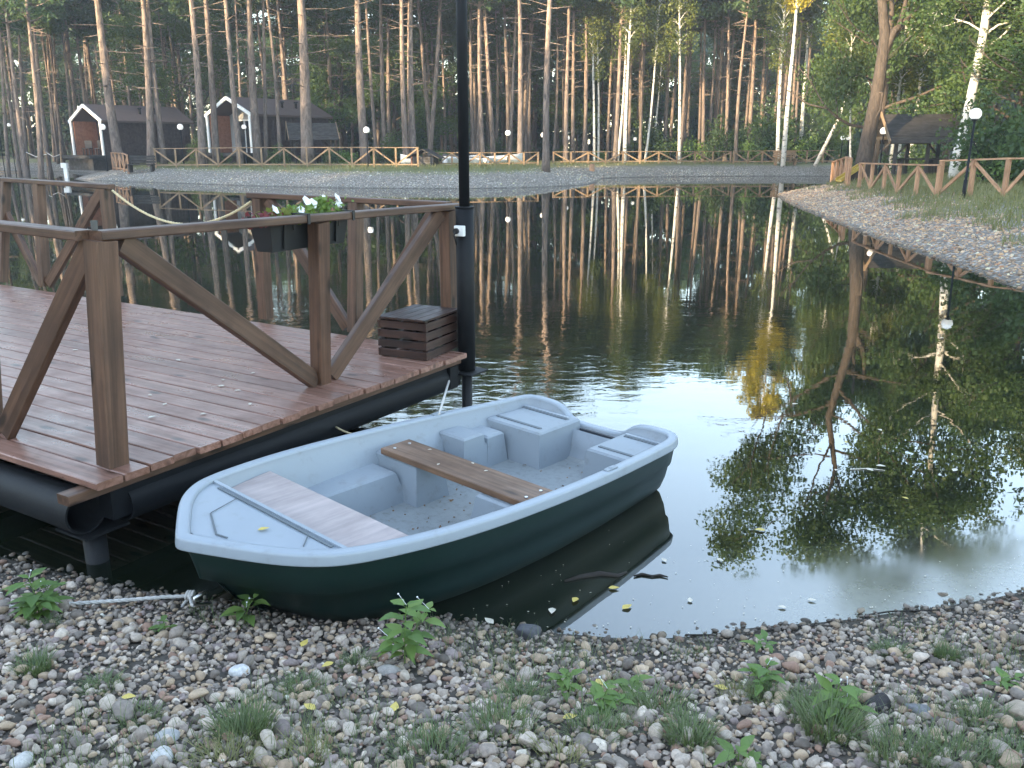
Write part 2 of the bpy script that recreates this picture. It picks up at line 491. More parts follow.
def axis(lo, hi, knots):
    out = [lo]
    while out[-1] < hi:
        x = out[-1]; st = knots[-1][1]
        for (b, s_) in knots:
            if x < b: st = s_; break
        out.append(x + st)
    return np.array(out)
gx = axis(-260, 260, [(-150, 20), (-60, 6), (-8, 0.8), (-3.6, 0.25), (3.8, 0.09), (9, 0.25), (16, 0.4), (60, 1.0), (150, 6), (261, 20)])
gy = axis(-200, 330, [(-60, 20), (-6, 2), (0.8, 0.4), (4.4, 0.09), (8, 0.3), (62, 0.55), (80, 1.2), (160, 6), (331, 20)])
GX, GY = np.meshgrid(gx, gy)
gd = pond_dist(np.stack([GX.ravel(), GY.ravel()], 1))
gzv = gheight_d(GX.ravel(), GY.ravel(), gd)
nx, ny = len(gx), len(gy)
idx = np.arange(nx * ny).reshape(ny, nx)
F = np.stack([idx[:-1, :-1].ravel(), idx[:-1, 1:].ravel(), idx[1:, 1:].ravel(), idx[1:, :-1].ravel()], 1)

def mat_ground():
    m, nt, b = newmat("ground_gravel_grass")
    p = pos(nt); d = attr(nt, "bankd").outputs["Fac"]
    v = N(nt, "ShaderNodeTexVoronoi"); v.inputs["Scale"].default_value = 11.0; nt.links.new(p, v.inputs["Vector"])
    v.inputs["Randomness"].default_value = 1.0
    sepc = N(nt, "ShaderNodeSeparateColor"); nt.links.new(v.outputs["Color"], sepc.inputs[0])
    peb = ramp(nt, sepc.outputs[0], [(0.0, (0.25, 0.22, 0.19)), (0.3, (0.39, 0.355, 0.31)), (0.55, (0.50, 0.46, 0.405)), (0.8, (0.54, 0.50, 0.455)), (1.0, (0.64, 0.61, 0.57))])
    edge = ramp(nt, v.outputs["Distance"], [(0.25, 1.0), (0.62, 0.0)])
    peb = mixrgb(nt, edge, (0.17, 0.15, 0.13), peb)
    big = noise(nt, p, 0.35, 4, 0.6)
    peb = mixrgb(nt, ramp(nt, big, [(0.4, 0.0), (0.75, 0.45)]), peb, (0.20, 0.17, 0.135))
    ng = noise(nt, p, 1.1, 5, 0.65); nf = noise(nt, p, 9.0, 4, 0.7)
    grass = mixrgb(nt, nf, (0.09, 0.115, 0.045), (0.19, 0.20, 0.08))
    grass = mixrgb(nt, ramp(nt, ng, [(0.45, 0.0), (0.75, 0.7)]), grass, (0.30, 0.26, 0.15))
    floor = mixrgb(nt, ng, (0.06, 0.045, 0.03), (0.12, 0.10, 0.06))
    floor = mixrgb(nt, ramp(nt, nf, [(0.4, 0.0), (0.7, 0.6)]), floor, (0.07, 0.09, 0.035))
    gm = mathn(nt, 'ADD', d, mathn(nt, 'MULTIPLY', mathn(nt, 'SUBTRACT', ng, 0.5), 4.5))
    isgrass = N(nt, "ShaderNodeMapRange"); isgrass.inputs[1].default_value = 2.7; isgrass.inputs[2].default_value = 4.2
    nt.links.new(gm, isgrass.inputs[0])
    col = mixrgb(nt, isgrass.outputs[0], peb, grass)
    isfl = N(nt, "ShaderNodeMapRange"); isfl.inputs[1].default_value = 9.0; isfl.inputs[2].default_value = 14.0
    nt.links.new(gm, isfl.inputs[0])
    col = mixrgb(nt, isfl.outputs[0], col, floor)
    sp = N(nt, "ShaderNodeSeparateXYZ"); nt.links.new(p, sp.inputs[0])
    nearg = N(nt, "ShaderNodeMapRange"); nearg.inputs[1].default_value = 5.5; nearg.inputs[2].default_value = 7.5; nearg.inputs[3].default_value = 1.0; nearg.inputs[4].default_value = 0.0
    nt.links.new(sp.outputs[1], nearg.inputs[0])
    col = mixrgb(nt, mathn(nt, 'MULTIPLY', nearg.outputs[0], 0.92), col, mixrgb(nt, nf, (0.03, 0.025, 0.02), (0.085, 0.07, 0.055)))
    wet = N(nt, "ShaderNodeMapRange"); wet.inputs[1].default_value = -0.05; wet.inputs[2].default_value = 0.25
    wet.inputs[3].default_value = 1.0; wet.inputs[4].default_value = 0.0; nt.links.new(d, wet.inputs[0])
    col = mixrgb(nt, mathn(nt, 'MULTIPLY', wet.outputs[0], 0.75), col, (0.035, 0.03, 0.02))
    nt.links.new(col, b.inputs["Base Color"])
    b.inputs["Roughness"].default_value = 0.9
    hh = mixrgb(nt, isgrass.outputs[0], edge, nf)
    bump(nt, b, hh, 0.9, 0.05)
    return m
M['ground'] = mat_ground()
ground = np_mesh("ground", np.stack([GX.ravel(), GY.ravel(), gzv], 1), F, M['ground'], None, None, True)
a = ground.data.attributes.new("bankd", 'FLOAT', 'POINT'); a.data.foreach_set("value", gd.astype(np.float32))
tag(ground, kind="structure")

# ---- water
def mat_water():
    m, nt, b = newmat("pond_water")
    p = pos(nt)
    d = attr(nt, "bankd").outputs["Fac"]; rip = attr(nt, "ripple").outputs["Fac"]
    n0 = noise(nt, p, 4.5, 10, 0.82)
    silt = N(nt, "ShaderNodeMapRange"); silt.inputs[1].default_value = -0.75; silt.inputs[2].default_value = -0.15
    nt.links.new(mathn(nt, 'ADD', d, mathn(nt, 'MULTIPLY', mathn(nt, 'SUBTRACT', n0, 0.5), 0.55)), silt.inputs[0])
    sil = mixrgb(nt, noise(nt, p, 26, 4, 0.7), (0.06, 0.058, 0.04), (0.17, 0.165, 0.125))
    far = attr(nt, "nearshore").outputs["Fac"]
    col = mixrgb(nt, mathn(nt, 'MULTIPLY', silt.outputs[0], far), (0.006, 0.009, 0.005), sil)
    nt.links.new(col, b.inputs["Base Color"])
    nt.links.new(ramp(nt, mathn(nt, 'MULTIPLY', silt.outputs[0], far), [(0.2, 0.008), (1.0, 0.12)]), b.inputs["Roughness"])
    b.inputs["IOR"].default_value = 2.3
    w1 = noise(nt, mapping(nt, p, (5.5, 9.0, 1)), 1.0, 3, 0.5, 0.6)
    w2 = noise(nt, mapping(nt, p, (0.9, 1.9, 1)), 1.0, 2, 0.5, 0.3)
    h = mathn(nt, 'ADD', mathn(nt, 'MULTIPLY', w1, mathn(nt, 'MULTIPLY', rip, 0.55)), mathn(nt, 'MULTIPLY', w2, mathn(nt, 'ADD', mathn(nt, 'MULTIPLY', rip, 1.6), 0.05)))
    bump(nt, b, h, 1.0, 0.005)
    return m
M['water'] = mat_water()
wx = axis(-75, 40, [(-8, 2.0), (8, 0.2), (40, 1.5)]); wy = axis(2.5, 75, [(16, 0.2), (75, 1.5)])
WX, WY = np.meshgrid(wx, wy); px_, py_ = WX.ravel(), WY.ravel()
nx, ny = len(wx), len(wy); idx = np.arange(nx * ny).reshape(ny, nx)
F = np.stack([idx[:-1, :-1].ravel(), idx[:-1, 1:].ravel(), idx[1:, 1:].ravel(), idx[1:, :-1].ravel()], 1)
wat = np_mesh("pond_water", np.stack([px_, py_, 0 * px_], 1), F, M['water'], None, None, True)
wd = pond_dist(np.stack([px_, py_], 1))
a = wat.data.attributes.new("bankd", 'FLOAT', 'POINT'); a.data.foreach_set("value", wd.astype(np.float32))
rp = 0.025 + 1.0 * np.exp(-(((px_ + 0.1) / 1.3) ** 2 + ((py_ - 7.6) / 1.5) ** 2)) + 0.9 * np.exp(-(((px_ + 2.6) / 2.2) ** 2 + ((py_ - 9.3) / 1.3) ** 2)) \
    + 0.5 * np.exp(-(((px_ - 2.4) / 1.0) ** 2 + ((py_ - 9.6) / 1.0) ** 2)) + 0.5 * np.exp(-(((px_ + 1.0) / 1.0) ** 2 + ((py_ - 5.4) / 0.9) ** 2)) \
    + 0.35 * np.exp(-(((px_ + 1.5) / 4) ** 2 + ((py_ - 11) / 3) ** 2))
a = wat.data.attributes.new("ripple", 'FLOAT', 'POINT'); a.data.foreach_set("value", rp.astype(np.float32))
a = wat.data.attributes.new("nearshore", 'FLOAT', 'POINT'); a.data.foreach_set("value", (np.clip((9 - py_) / 3, 0.0, 1) * np.clip((px_ - 0.2) / 1.3, 0.0, 1)).astype(np.float32))
tag(wat, kind="structure")

# ------------------------------------------------------------------ leaf clouds
def leaf_quads(C, size, rnd, aspect=0.6, droop=0.0, flat=0.0):
    """diamond leaves at centres C (n,3): returns V, F"""
    n = len(C)
    a = rnd.normal(size=(n, 3)); a[:, 2] *= (1 - flat); a[:, 2] -= droop
    a /= np.linalg.norm(a, axis=1)[:, None] + 1e-9
    b = rnd.normal(size=(n, 3)); b -= a * (a * b).sum(1)[:, None]; b /= np.linalg.norm(b, axis=1)[:, None] + 1e-9
    s = (size * rnd.uniform(0.65, 1.35, n))[:, None]
    V = np.stack([C - a * s * 0.5, C + b * s * 0.5 * aspect, C + a * s * 0.5, C - b * s * 0.5 * aspect], 1).reshape(-1, 3)
    return V, np.arange(4 * n).reshape(n, 4)
def clumps(centers, radii, per, rnd, squash=0.7):
    C = []
    for c, r in zip(centers, radii):
        n = max(3, int(per * (r ** 2)))
        u = rnd.normal(size=(n, 3)); u /= np.linalg.norm(u, axis=1)[:, None]
        rr = r * rnd.uniform(0.2, 1.0, n) ** 0.55
        C.append(np.array(c) + u * rr[:, None] * np.array([1, 1, squash]))
    return np.concatenate(C)

# ------------------------------------------------------------------ tree prototypes (hidden nowhere: each prototype becomes the first tree placed)
PROTO = {}
def mesh_only(o):
    me = o.data; bpy.data.objects.remove(o); return me
def proto_pine(seed, H, crown_from, rbase=0.2, bend=0.25):
    rnd = np.random.default_rng(seed); mb = MB()
    zs = np.linspace(-0.3, H, 12)
    bx = bend * np.sin(zs / H * 3.0 + seed) - bend * math.sin(seed); by = bend * 0.7 * np.cos(zs / H * 2.3 + seed) - bend * 0.7 * math.cos(seed)
    bx -= np.interp(11.5, zs, bx) * zs / 11.5; by -= np.interp(11.5, zs, by) * zs / 11.5
    pts = np.stack([bx, by, zs], 1)
    rad = rbase * (1.0 - 0.72 * np.clip(zs / H, 0, 1)) * (1 + 0.35 * np.exp(-np.clip(zs, 0, None) * 2.2)); rad[-1] = 0.02
    mb.tube(pts, rad, 10)
    cs = []; rs = []
    def at(z): return np.array([np.interp(z, zs, bx), np.interp(z, zs, by), z])
    for k in range(26):                                   # dead stubs below the crown
        z = rnd.uniform(H * 0.28, crown_from); az = rnd.uniform(0, 6.28); L = rnd.uniform(0.3, 1.4)
        p = at(z); mb.tube([p, p + np.array([math.cos(az) * L, math.sin(az) * L, rnd.uniform(-0.3, 0.35) * L])], [0.028, 0.008], 4, False)
    z = crown_from
    while z < H - 0.3:
        f = (z - crown_from) / (H - crown_from)
        R0 = 2.5 * (0.55 + 0.45 * math.sin(min(1, f * 1.6) * 1.57)) * (1 - f ** 2.2) + 0.35
        for j in range(rnd.integers(2, 5)):
            az = rnd.uniform(0, 6.28); L = R0 * rnd.uniform(0.6, 1.15); p = at(z)
            e = p + np.array([math.cos(az) * L, math.sin(az) * L, L * rnd.uniform(-0.05, 0.45)])
            mb.tube([p, (p + e) / 2 + np.array([0, 0, -0.06 * L]), e], [0.05 * (1 - f) + 0.015, 0.03, 0.01], 4, False)
            for q in (0.55, 0.8, 1.0):
                cs.append(p + (e - p) * q + rnd.normal(size=3) * 0.16); rs.append(rnd.uniform(0.34, 0.62))
        z += rnd.uniform(0.28, 0.5)
    cs.append(at(H)); rs.append(0.4)
    C = clumps(cs, rs, 85, rnd, 0.6)
    V, F = leaf_quads(C, 0.36, rnd, 0.34)
    t = np.repeat(rnd.uniform(0, 1, len(F)), 4)
    return mesh_only(mb.build("pine_trunk", M['pinebark'])), mesh_only(np_mesh("pine_crown", V, F, M['needles'], t))
def proto_spruce(seed, H, low=0.6, Rb=2.3, size=0.34):
    rnd = np.random.default_rng(seed); mb = MB()
    mb.tube([(0, 0, -0.3), (0.04, 0, H * 0.5), (0, 0.05, H)], [0.16, 0.09, 0.01], 8)
    cs = []; rs = []; z = low
    while z < H - 0.2:
        f = (z - low) / (H - low); R0 = Rb * (1 - f) ** 0.85 + 0.12
        nb = max(3, int(5 + 4 * (1 - f)))
        for j in range(nb):
            az = rnd.uniform(0, 6.28); L = R0 * rnd.uniform(0.65, 1.1)
            ax_ = (np.interp(z, [-0.3, H * 0.5, H], [0, 0.04, 0]), np.interp(z, [H * 0.5, H], [0, 0.05]))
            e = np.array([math.cos(az) * L, math.sin(az) * L, z - 0.22 * L])
            mb.tube([(ax_[0], ax_[1], z), e], [0.02, 0.006], 3, False)
            for q in np.arange(0.25, 1.01, 0.22):
                cs.append(np.array([e[0] * q, e[1] * q, z - 0.22 * L * q - 0.05])); rs.append(0.26 + 0.12 * rnd.random())
        z += 0.42 + 0.1 * rnd.random()
    C = clumps(cs, rs, 75, rnd, 0.45)
    V, F = leaf_quads(C, size, rnd, 0.36, 0.25)
    t = np.repeat(rnd.uniform(0, 1, len(F)), 4)
    return mesh_only(mb.build("spruce_trunk", M['oakbark'])), mesh_only(np_mesh("spruce_crown", V, F, M['spruce'], t))
def limbs(mb, rnd, p, d, L, r, depth, tips, spread=0.6):
    n = 4; pts = [np.array(p, float)]; dd = np.array(d, float)
    for i in range(n):
        dd = dd + rnd.normal(size=3) * 0.13; dd[2] += 0.05; dd /= np.linalg.norm(dd)
        pts.append(pts[-1] + dd * L / n)
    mb.tube(pts, np.linspace(r, r * 0.55, n + 1), 7 if r > 0.05 else 4, False)
    if depth <= 1: tips += [pts[-1], pts[-2], pts[2]]
    if depth == 0: return
    for k in range(rnd.integers(2, 4)):
        nd = dd + rnd.normal(size=3) * spread; nd[2] += 0.12; nd /= np.linalg.norm(nd)
        limbs(mb, rnd, pts[-1] if k < 2 else pts[-2], nd, L * rnd.uniform(0.55, 0.8), r * 0.55, depth - 1, tips, spread)
def proto_broad(seed, trunk_pts, trunk_r, nl, Lmain, bark, leafm, lsize=0.13, per=150, crad=(0.5, 0.95), depth=2, z_limb=0.35, name="oak", extra=0, droop=0.15, cull=None):
    rnd = np.random.default_rng(seed); mb = MB(); tips = []
    T = np.array(trunk_pts, float)
    mb.tube(T, trunk_r, 12)
    n = len(T) - 1
    for k in range(nl):
        q = z_limb + (1 - z_limb) * (k + rnd.random()) / nl
        x = q * n; i = min(int(x), n - 1); p = T[i] + (T[i + 1] - T[i]) * (x - i)
        az = k * 2.4 + rnd.uniform(-0.5, 0.5)
        d = np.array([math.cos(az), math.sin(az), rnd.uniform(0.15, 0.8)]); d /= np.linalg.norm(d)
        limbs(mb, rnd, p, d, Lmain * rnd.uniform(0.75, 1.15) * (1 - 0.35 * q), max(0.025, np.interp(x, range(n + 1), trunk_r) * (0.32 if name == 'birch' else 0.45)), depth, tips)
    cs = [t + rnd.normal(size=3) * 0.25 for t in tips]; rs = [rnd.uniform(*crad) for _ in tips]
    C = clumps(cs, rs, per, rnd, 0.62)
    if cull is not None: C = C[cull(C)]
    V, F = leaf_quads(C, lsize, rnd, 0.62, droop, 0.2)
    t = np.repeat(rnd.uniform(0, 1, len(F)) * 0.7 + 0.3 * rnd.random(), 4)
    return mesh_only(mb.build(name + "_trunk", bark)), mesh_only(np_mesh(name + "_crown", V, F, leafm, t))
def proto_birch(seed, H, r, crown_from=0.5, Rc=1.5, per=120, bend=0.35, lsize=0.15, lm='birchleaf'):
    rnd = np.random.default_rng(seed); mb = MB()
    zs = np.linspace(-0.3, H, 10)
    bx = bend * (np.sin(zs / H * 3.1 + seed) - math.sin(seed)); by = bend * (np.cos(zs / H * 2.1 + seed) - math.cos(seed))
    bx -= np.interp(11.5, zs, bx) * zs / 11.5; by -= np.interp(11.5, zs, by) * zs / 11.5
    T = np.stack([bx, by, zs], 1); rad = r * (1 - 0.85 * np.clip(zs / H, 0, 1)); mb.tube(T, rad, 9)
    cs = []; rs = []
    z = crown_from * H
    while z < H:
        f = (z - crown_from * H) / (H - crown_from * H); p = np.array([np.interp(z, zs, bx), np.interp(z, zs, by), z])
        for j in range(2):
            az = rnd.uniform(0, 6.28); L = Rc * (math.sin(min(1, f * 1.4 + 0.25) * 1.57)) * (1.15 - f) * rnd.uniform(0.7, 1.2)
            e = p + np.array([math.cos(az) * L, math.sin(az) * L, L * rnd.uniform(0.2, 0.9)])
            mb.tube([p, (p + e) / 2 + np.array([0, 0, 0.08]), e], [r * 0.28, r * 0.15, 0.006], 4, False)
            for q in (0.5, 0.8, 1.05):
                cs.append(p + (e - p) * q - np.array([0, 0, 0.15 * q])); rs.append(rnd.uniform(0.35, 0.65))
        z += rnd.uniform(0.25, 0.45)
    C = clumps(cs, rs, per, rnd, 0.9)
    V, F = leaf_quads(C, lsize, rnd, 0.7, 0.35)
    t = np.repeat(rnd.uniform(0, 1, len(F)), 4)
    return mesh_only(mb.build("birch_trunk", M['birchbark'])), mesh_only(np_mesh("birch_crown", V, F, M[lm], t))
def proto_shrub(seed, H, W, n, mat, lsize):
    rnd = np.random.default_rng(seed); mb = MB(); cs = []; rs = []
    for k in range(14):
        az = rnd.uniform(0, 6.28); L = W * rnd.uniform(0.2, 1.0); h = H * rnd.uniform(0.45, 1.0) * (1 - 0.35 * (L / W) ** 2)
        e = np.array([math.cos(az) * L, math.sin(az) * L, h])
        mb.tube([(0, 0, -0.1), e * np.array([0.4, 0.4, 0.55]), e], [0.025, 0.016, 0.005], 4, False)
        for q in (0.45, 0.75, 1.0): cs.append(e * np.array([q ** 0.8, q ** 0.8, q])); rs.append(W * rnd.uniform(0.22, 0.42))
    per = n / sum(r * r for r in rs)
    C = clumps(cs, rs, per, rnd, 0.8); C = C[C[:, 2] > 0.02]
    V, F = leaf_quads(C, lsize, rnd, 0.6, 0.1)
    t = np.repeat(rnd.uniform(0, 1, len(F)), 4)
    return mesh_only(mb.build("shrub_stem", M['twig'])), mesh_only(np_mesh("shrub_foliage", V, F, mat, t))

PROTO['pine'] = [proto_pine(1, 16.0, 10.5), proto_pine(2, 15.5, 10.5, 0.2, 0.35), proto_pine(3, 17.0, 11.0, 0.2, 0.2), proto_pine(4, 15.0, 10.0, 0.2, 0.45)]
PROTO['spruce'] = [proto_spruce(11, 12.0), proto_spruce(12, 15.0, 0.8, 2.8), proto_spruce(13, 9.0, 0.4, 2.0)]
M['birchsunlit'] = mat_leaf("sun_yellow_birch_leaves", (0.22, 0.21, 0.03), (0.40, 0.33, 0.04), (0.52, 0.41, 0.05), 0.4)  # low sun on this birch's crown is put into the yellow leaf colour
PROTO['birch'] = [proto_birch(21, 15.0, 0.2), proto_birch(22, 13.5, 0.2, 0.45, 1.7), proto_birch(23, 14.0, 0.2, 0.5, 1.4, 110, 0.6), proto_birch(24, 16.8, 0.2, 0.6, 3.1, 300, 0.3, 0.2, 'birchsunlit')]
def simple_trunk(H, r0, lean=0.0, k=6):
    z = np.linspace(-0.3, H, k); return np.stack([lean * np.clip(z / H, 0, 1) ** 1.5, 0.12 * np.sin(z), z], 1), list(np.linspace(r0, r0 * 0.3, k))
PROTO['broad'] = []
for sd, H, nl, L in ((31, 9.5, 12, 3.4), (32, 8.0, 11, 3.0), (33, 11.0, 13, 3.6)):
    T, rr = simple_trunk(H, 0.22, 0.3)
    PROTO['broad'].append(proto_broad(sd, T, rr, nl, L, M['oakbark'], M['leaf'], 0.18, 88, (0.6, 1.1), 2, 0.22, "broadleaf"))
PROTO['shrub'] = [proto_shrub(41, 2.6, 1.5, 2600, M['shrub'], 0.14), proto_shrub(42, 1.8, 1.3, 2000, M['shrub'], 0.13), proto_shrub(43, 1.2, 0.9, 1200, M['weed'], 0.12)]

def put_tree(kind, i, x, y, label, cat, group=None, lean=0.0, leany=0.0, thick=1.0, rz=None, zs=1.0, names=None, cw=1.0):
    tm, cm = PROTO[kind][i % len(PROTO[kind])]
    nm = names or {'pine': 'pine_tree', 'spruce': 'spruce_tree', 'birch': 'birch_tree', 'broad': 'broadleaf_tree', 'shrub': 'shrub'}[kind]
    r = empty(nm, (x, y, gz(x, y)), label, cat, group)
    rzv = random.uniform(0, 6.28) if rz is None else rz
    r.rotation_euler = (-leany, lean, 0)
    parts = ('stem', 'foliage') if kind == 'shrub' else ('trunk', 'crown')
    for pn, me in zip(parts, (tm, cm)):
        o = bpy.data.objects.new(pn, me); COL.objects.link(o); o.parent = r
        o.rotation_euler = (0, 0, rzv)
        o.scale = (thick, thick, zs) if pn == 'trunk' else ((cw, cw, zs) if kind != 'shrub' else (thick, thick, zs))
    return r

# ------------------------------------------------------------------ forest
def px_tree(kind, i, xt, xb, yb, w, D, label, cat, group=None, zs=1.0, r0=0.2, names=None):
    zb = 0.72
    A = aty(xb, yb, D); B = aty(xt, 0, D)
    k = (B[0] - A[0]) / (B[2] - A[2])
    X = A[0] + k * (zb - A[2])
    thick = (w * D / FPX / 2) / r0
    return put_tree(kind, i, X, D, label, cat, group, lean=math.atan(k), thick=thick, zs=zs, names=names)

GP = "pine trunks of the stand across the pond"
LP1 = "tall slim pine in the dense stand beyond the fence on the pond's far bank"
named = [  # xt, xb, yb, width, distance, proto, label
    (4, 22, 141, 5, 60, 0, "grey bent pine standing behind the two small globe lamps at the end of the bank"),
    (-4, 5, 141, 4, 62, 1, None), (15, 24, 140, 4, 66, 2, None),
    (25, 37, 150, 6, 57, 3, "reddish pine with flaky bark just behind the rope fence by the first cabin"),
    (31, 46, 136, 5, 66, 0, None), (45, 53, 130, 3.2, 74, 1, None),
    (59, 70, 118, 4, 70, 2, "pale sunlit pine, first of a close pair beside the first cabin"),
    (63, 75, 118, 4.4, 70.5, 0, "pale sunlit pine, second of a close pair, next to the cabin's white gable"),
    (98, 118, 150, 10, 56.5, 1, "very thick leaning pine in front of the corner of the first cabin"),
    (115, 132, 112, 3.2, 76, 2, None),
    (142, 151, 152, 8, 56.0, 3, "stout reddish pine before the middle of the first cabin's long wall"),
    (148, 163, 152, 6, 56.6, 0, "leaning pine before the first cabin, next to a stouter reddish one"),
    (163, 168, 110, 3, 77, 1, None), (175, 183, 120, 3, 75, 2, None), (135, 146, 105, 3, 78, 3, None), (53, 57, 130, 3, 76, 0, None),
    (190, 203, 165, 8, 54.6, 1, "dark grey thick pine in the gap between the two cabins"),
    (205, 216, 152, 7, 55.6, 2, "pine with a sunlit orange foot before the second cabin's white gable"),
    (221, 223, 100, 3, 76, 3, None),
    (226, 240, 155, 6, 55.2, 0, "slender orange pine crossing the porch of the second cabin"),
    (250, 258, 150, 9, 56.2, 1, "broad pine with a bright sunlit stripe before the second cabin's roof"),
    (263, 266, 150, 4, 56.8, 2, "thin grey upright pine before the second cabin's wall"),
    (266, 279, 148, 4, 56.8, 3, "thin leaning pine before the second cabin's wall"),
    (241, 249, 100, 3, 77, 0, None),
    (299, 308, 162, 12, 54.8, 1, "thickest pine of all, standing beside the small dark roofed shelter"),
    (316, 321, 110, 3, 75, 2, None), (325, 328, 118, 5, 69, 3, None),
    (358, 365, 150, 9, 57, 0, "thick orange pine right behind the globe lamp on the far fence"),
    (366, 376, 145, 4, 60, 1, None), (381, 385, 155, 5, 63, 2, None), (389, 390, 155, 4, 68, 3, None),
    (402, 406, 158, 6, 58, 0, "straight pine beside the little wooden shed behind the fence"),
    (411, 413, 158, 8, 58.6, 1, "broad pine with a dark foot over the little wooden shed"),
    (440, 430, 150, 5, 62, 2, "pine leaning towards the tall black lamp post above the white boats"),
    (430, 432, 140, 3, 72, 3, None), (440, 445, 150, 3, 70, 0, None), (466, 475, 150, 3, 72, 1, None),
    (481, 478, 150, 4, 64, 2, None), (480, 483, 152, 5, 61, 3, "upright pine of a crossing pair just past the tall black lamp post"),
    (484, 493, 150, 5, 62, 0, "slanting orange pine of a crossing pair just past the tall black lamp post"),
    (517, 510, 150, 4, 65, 1, "pale thin pine by a globe lamp, leaning to a thicker grey one"),
    (519, 520, 155, 6, 60, 2, "thick grey straight pine between two globe lamps on the far bank"),
    (535, 526, 150, 3, 68, 3, None),
    (551, 546, 167, 7, 49.6, 0, "tall grey pine on the gravel crest in front of the far fence"),
    (569, 566, 152, 5, 64, 1, "bright orange pine, foremost of a cluster of three behind the fence"),
    (574, 573, 152, 4, 66, 2, None), (585, 583, 152, 4, 66, 3, None),
    (641, 642, 140, 5, 74, 0, "orange pine with a broken sunlit upper trunk amid white birches"),
    (706, 703, 150, 4, 70, 1, "reddish pine with many dead twigs above the shrubs"),
    (720, 714, 130, 3, 76, 2, None), (724, 720, 130, 2.6, 80, 3, None), (729, 725, 150, 4, 70, 0, None),
    (766, 761, 115, 4, 74, 1, "lone orange pine rising over the bushes before the far fence's end"),
    (334, 336, 120, 3, 82, 0, None), (348, 352, 120, 3, 84, 1, None), (455, 452, 130, 3, 84, 2, None), (602, 600, 130, 3, 84, 3, None),
    (210, 214, 110, 3, 82, 2, None), (290, 294, 110, 3, 84, 0, None), (82, 88, 110, 3, 84, 1, None), (498, 502, 130, 3, 80, 1, None), (540, 536, 130, 3, 82, 0, None),
]
for xt, xb, yb, w, D, i, lab in named:
    px_tree('pine', i, xt, xb, yb, w, D, lab or LP1, "pine", GP if not lab else None)
GB = "white birches along the far bank"
for xt, xb, yb, w, D, i, lab, zs in [
    (593, 594, 152, 3, 66, 0, "slim grey birch, one of twin stems behind the far fence", 1.0),
    (595, 598, 152, 2.4, 66.3, 1, "thinner birch crossing its twin stem behind the far fence", 1.0),
    (627, 618, 152, 3, 66, 2, "leaning birch beside a whiter straight birch behind the fence", 1.05),
    (632, 625, 153, 4, 64, 0, "bright white speckled birch behind the far fence", 1.05),
    (660, 646, 152, 2.6, 66, 2, "curved thin birch leaning over by the bushes behind the fence", 1.0),
    (667, 655, 125, 2.2, 72, 1, "faint slanting birch deep between the pines", 0.9),
    (679, 679, 153, 3.4, 65, 0, "straight white birch standing alone at the bushes", 1.0),
    (786, 778, 152, 4, 64, 1, "tall white birch, thinner one of the pair by the fence bench", 1.08),
    (797, 784, 152, 5, 62, 3, "tall white birch with top coloured sunlit yellow by the fence bench", 1.0),
    (810, 803, 112, 4, 68, 0, "birch with peeling bark half hidden by the big bushes", 1.1)]:
    px_tree('birch', i, xt, xb, yb, w, D, lab, "birch", None, zs)
# fallen leaning birch pole
A = aty(816, 152, 60); B = aty(856, 76, 60)
lb = empty("leaning_birch", (A[0], 60, 0.72), "bare white birch trunk leaning steeply near the end of the far fence", "birch")
mb = MB(); mb.tube([(0, 0, -0.1), ((B[0] - A[0]) * 0.5 + 0.1, 0, (B[2] - 0.72) * 0.48), (B[0] - A[0], 0, B[2] - 0.72)], [0.13, 0.10, 0.05], 8)
mb.build("trunk", M['birchbark'], lb)

# fill: pines, spruces and broadleaf trees of the deep wood
rf = np.random.default_rng(99)
for k in range(170):
    D = rf.uniform(64, 84) if k < 120 else rf.uniform(84, 110); p = rf.uniform(-90, 640) if k % 4 else rf.uniform(600, 800); X = (p - 512) / FPY * D
    put_tree('pine', int(rf.integers(0, 4)), X, D, "slim pine deep in the dark wood across the pond", "pine", "pines deep in the wood",
             lean=rf.normal() * 0.02, thick=rf.uniform(0.5, 0.95), zs=rf.uniform(0.92, 1.05))
for k in range(52):
    D = rf.uniform(84, 110); p = -60 + 900 * (k + rf.random()) / 52; X = (p - 512) / FPY * D
    if k % 3 == 2:
        put_tree('broad', k, X, D, "dark broadleaf tree filling the wood behind the pines", "tree", "broadleaf trees deep in the wood", zs=rf.uniform(0.85, 1.15))
    else:
        put_tree('spruce', k, X, D, "dark spruce filling the wood behind the pines", "spruce", "spruces deep in the wood", zs=rf.uniform(0.85, 1.15), names='spruce_tree')
for k, (p, D, i, lab) in enumerate([(186, 70, 2, "young green birch-like tree with loose leaves between the two cabins"),
                                    (345, 70, 1, "leafy young tree among the pines near the lamp on the fence"),
                                    (395, 72, 0, "leafy young tree behind the little wooden shed"),
                                    (428, 74, 2, "leafy young tree beside the leaning pine above the white boats"),
                                    (600, 80, 1, "leafy young tree between the orange pines and the twin birches"),
                                    (505, 80, 0, "leafy young tree behind the grey pines past the lamp post")]):
    put_tree('broad', i, (p - 512) / FPY * D, D, lab, "tree", zs=0.9)
SH = [(200, 64, 0.7), (330, 56, 0.6), (345, 57, 0.9), (390, 60, 0.8), (405, 66, 0.9), (440, 66, 0.9), (500, 66, 0.7), (560, 68, 0.8), (600, 68, 0.9),
      (640, 71, 1.3), (662, 70, 1.5), (690, 70, 1.7), (712, 70, 1.3), (735, 70, 1.5), (752, 68, 1.6), (770, 68, 1.7), (795, 67, 1.9), (812, 66, 1.8), (826, 66, 1.4),
      (845, 60, 1.2), (300, 62, 0.7), (280, 55, 0.5), (225, 57, 0.5), (735, 75, 2.2), (790, 74, 2.4), (670, 77, 2.0), (370, 58, 0.7), (420, 68, 1.2), (520, 72, 1.0), (860, 48, 0.8)]
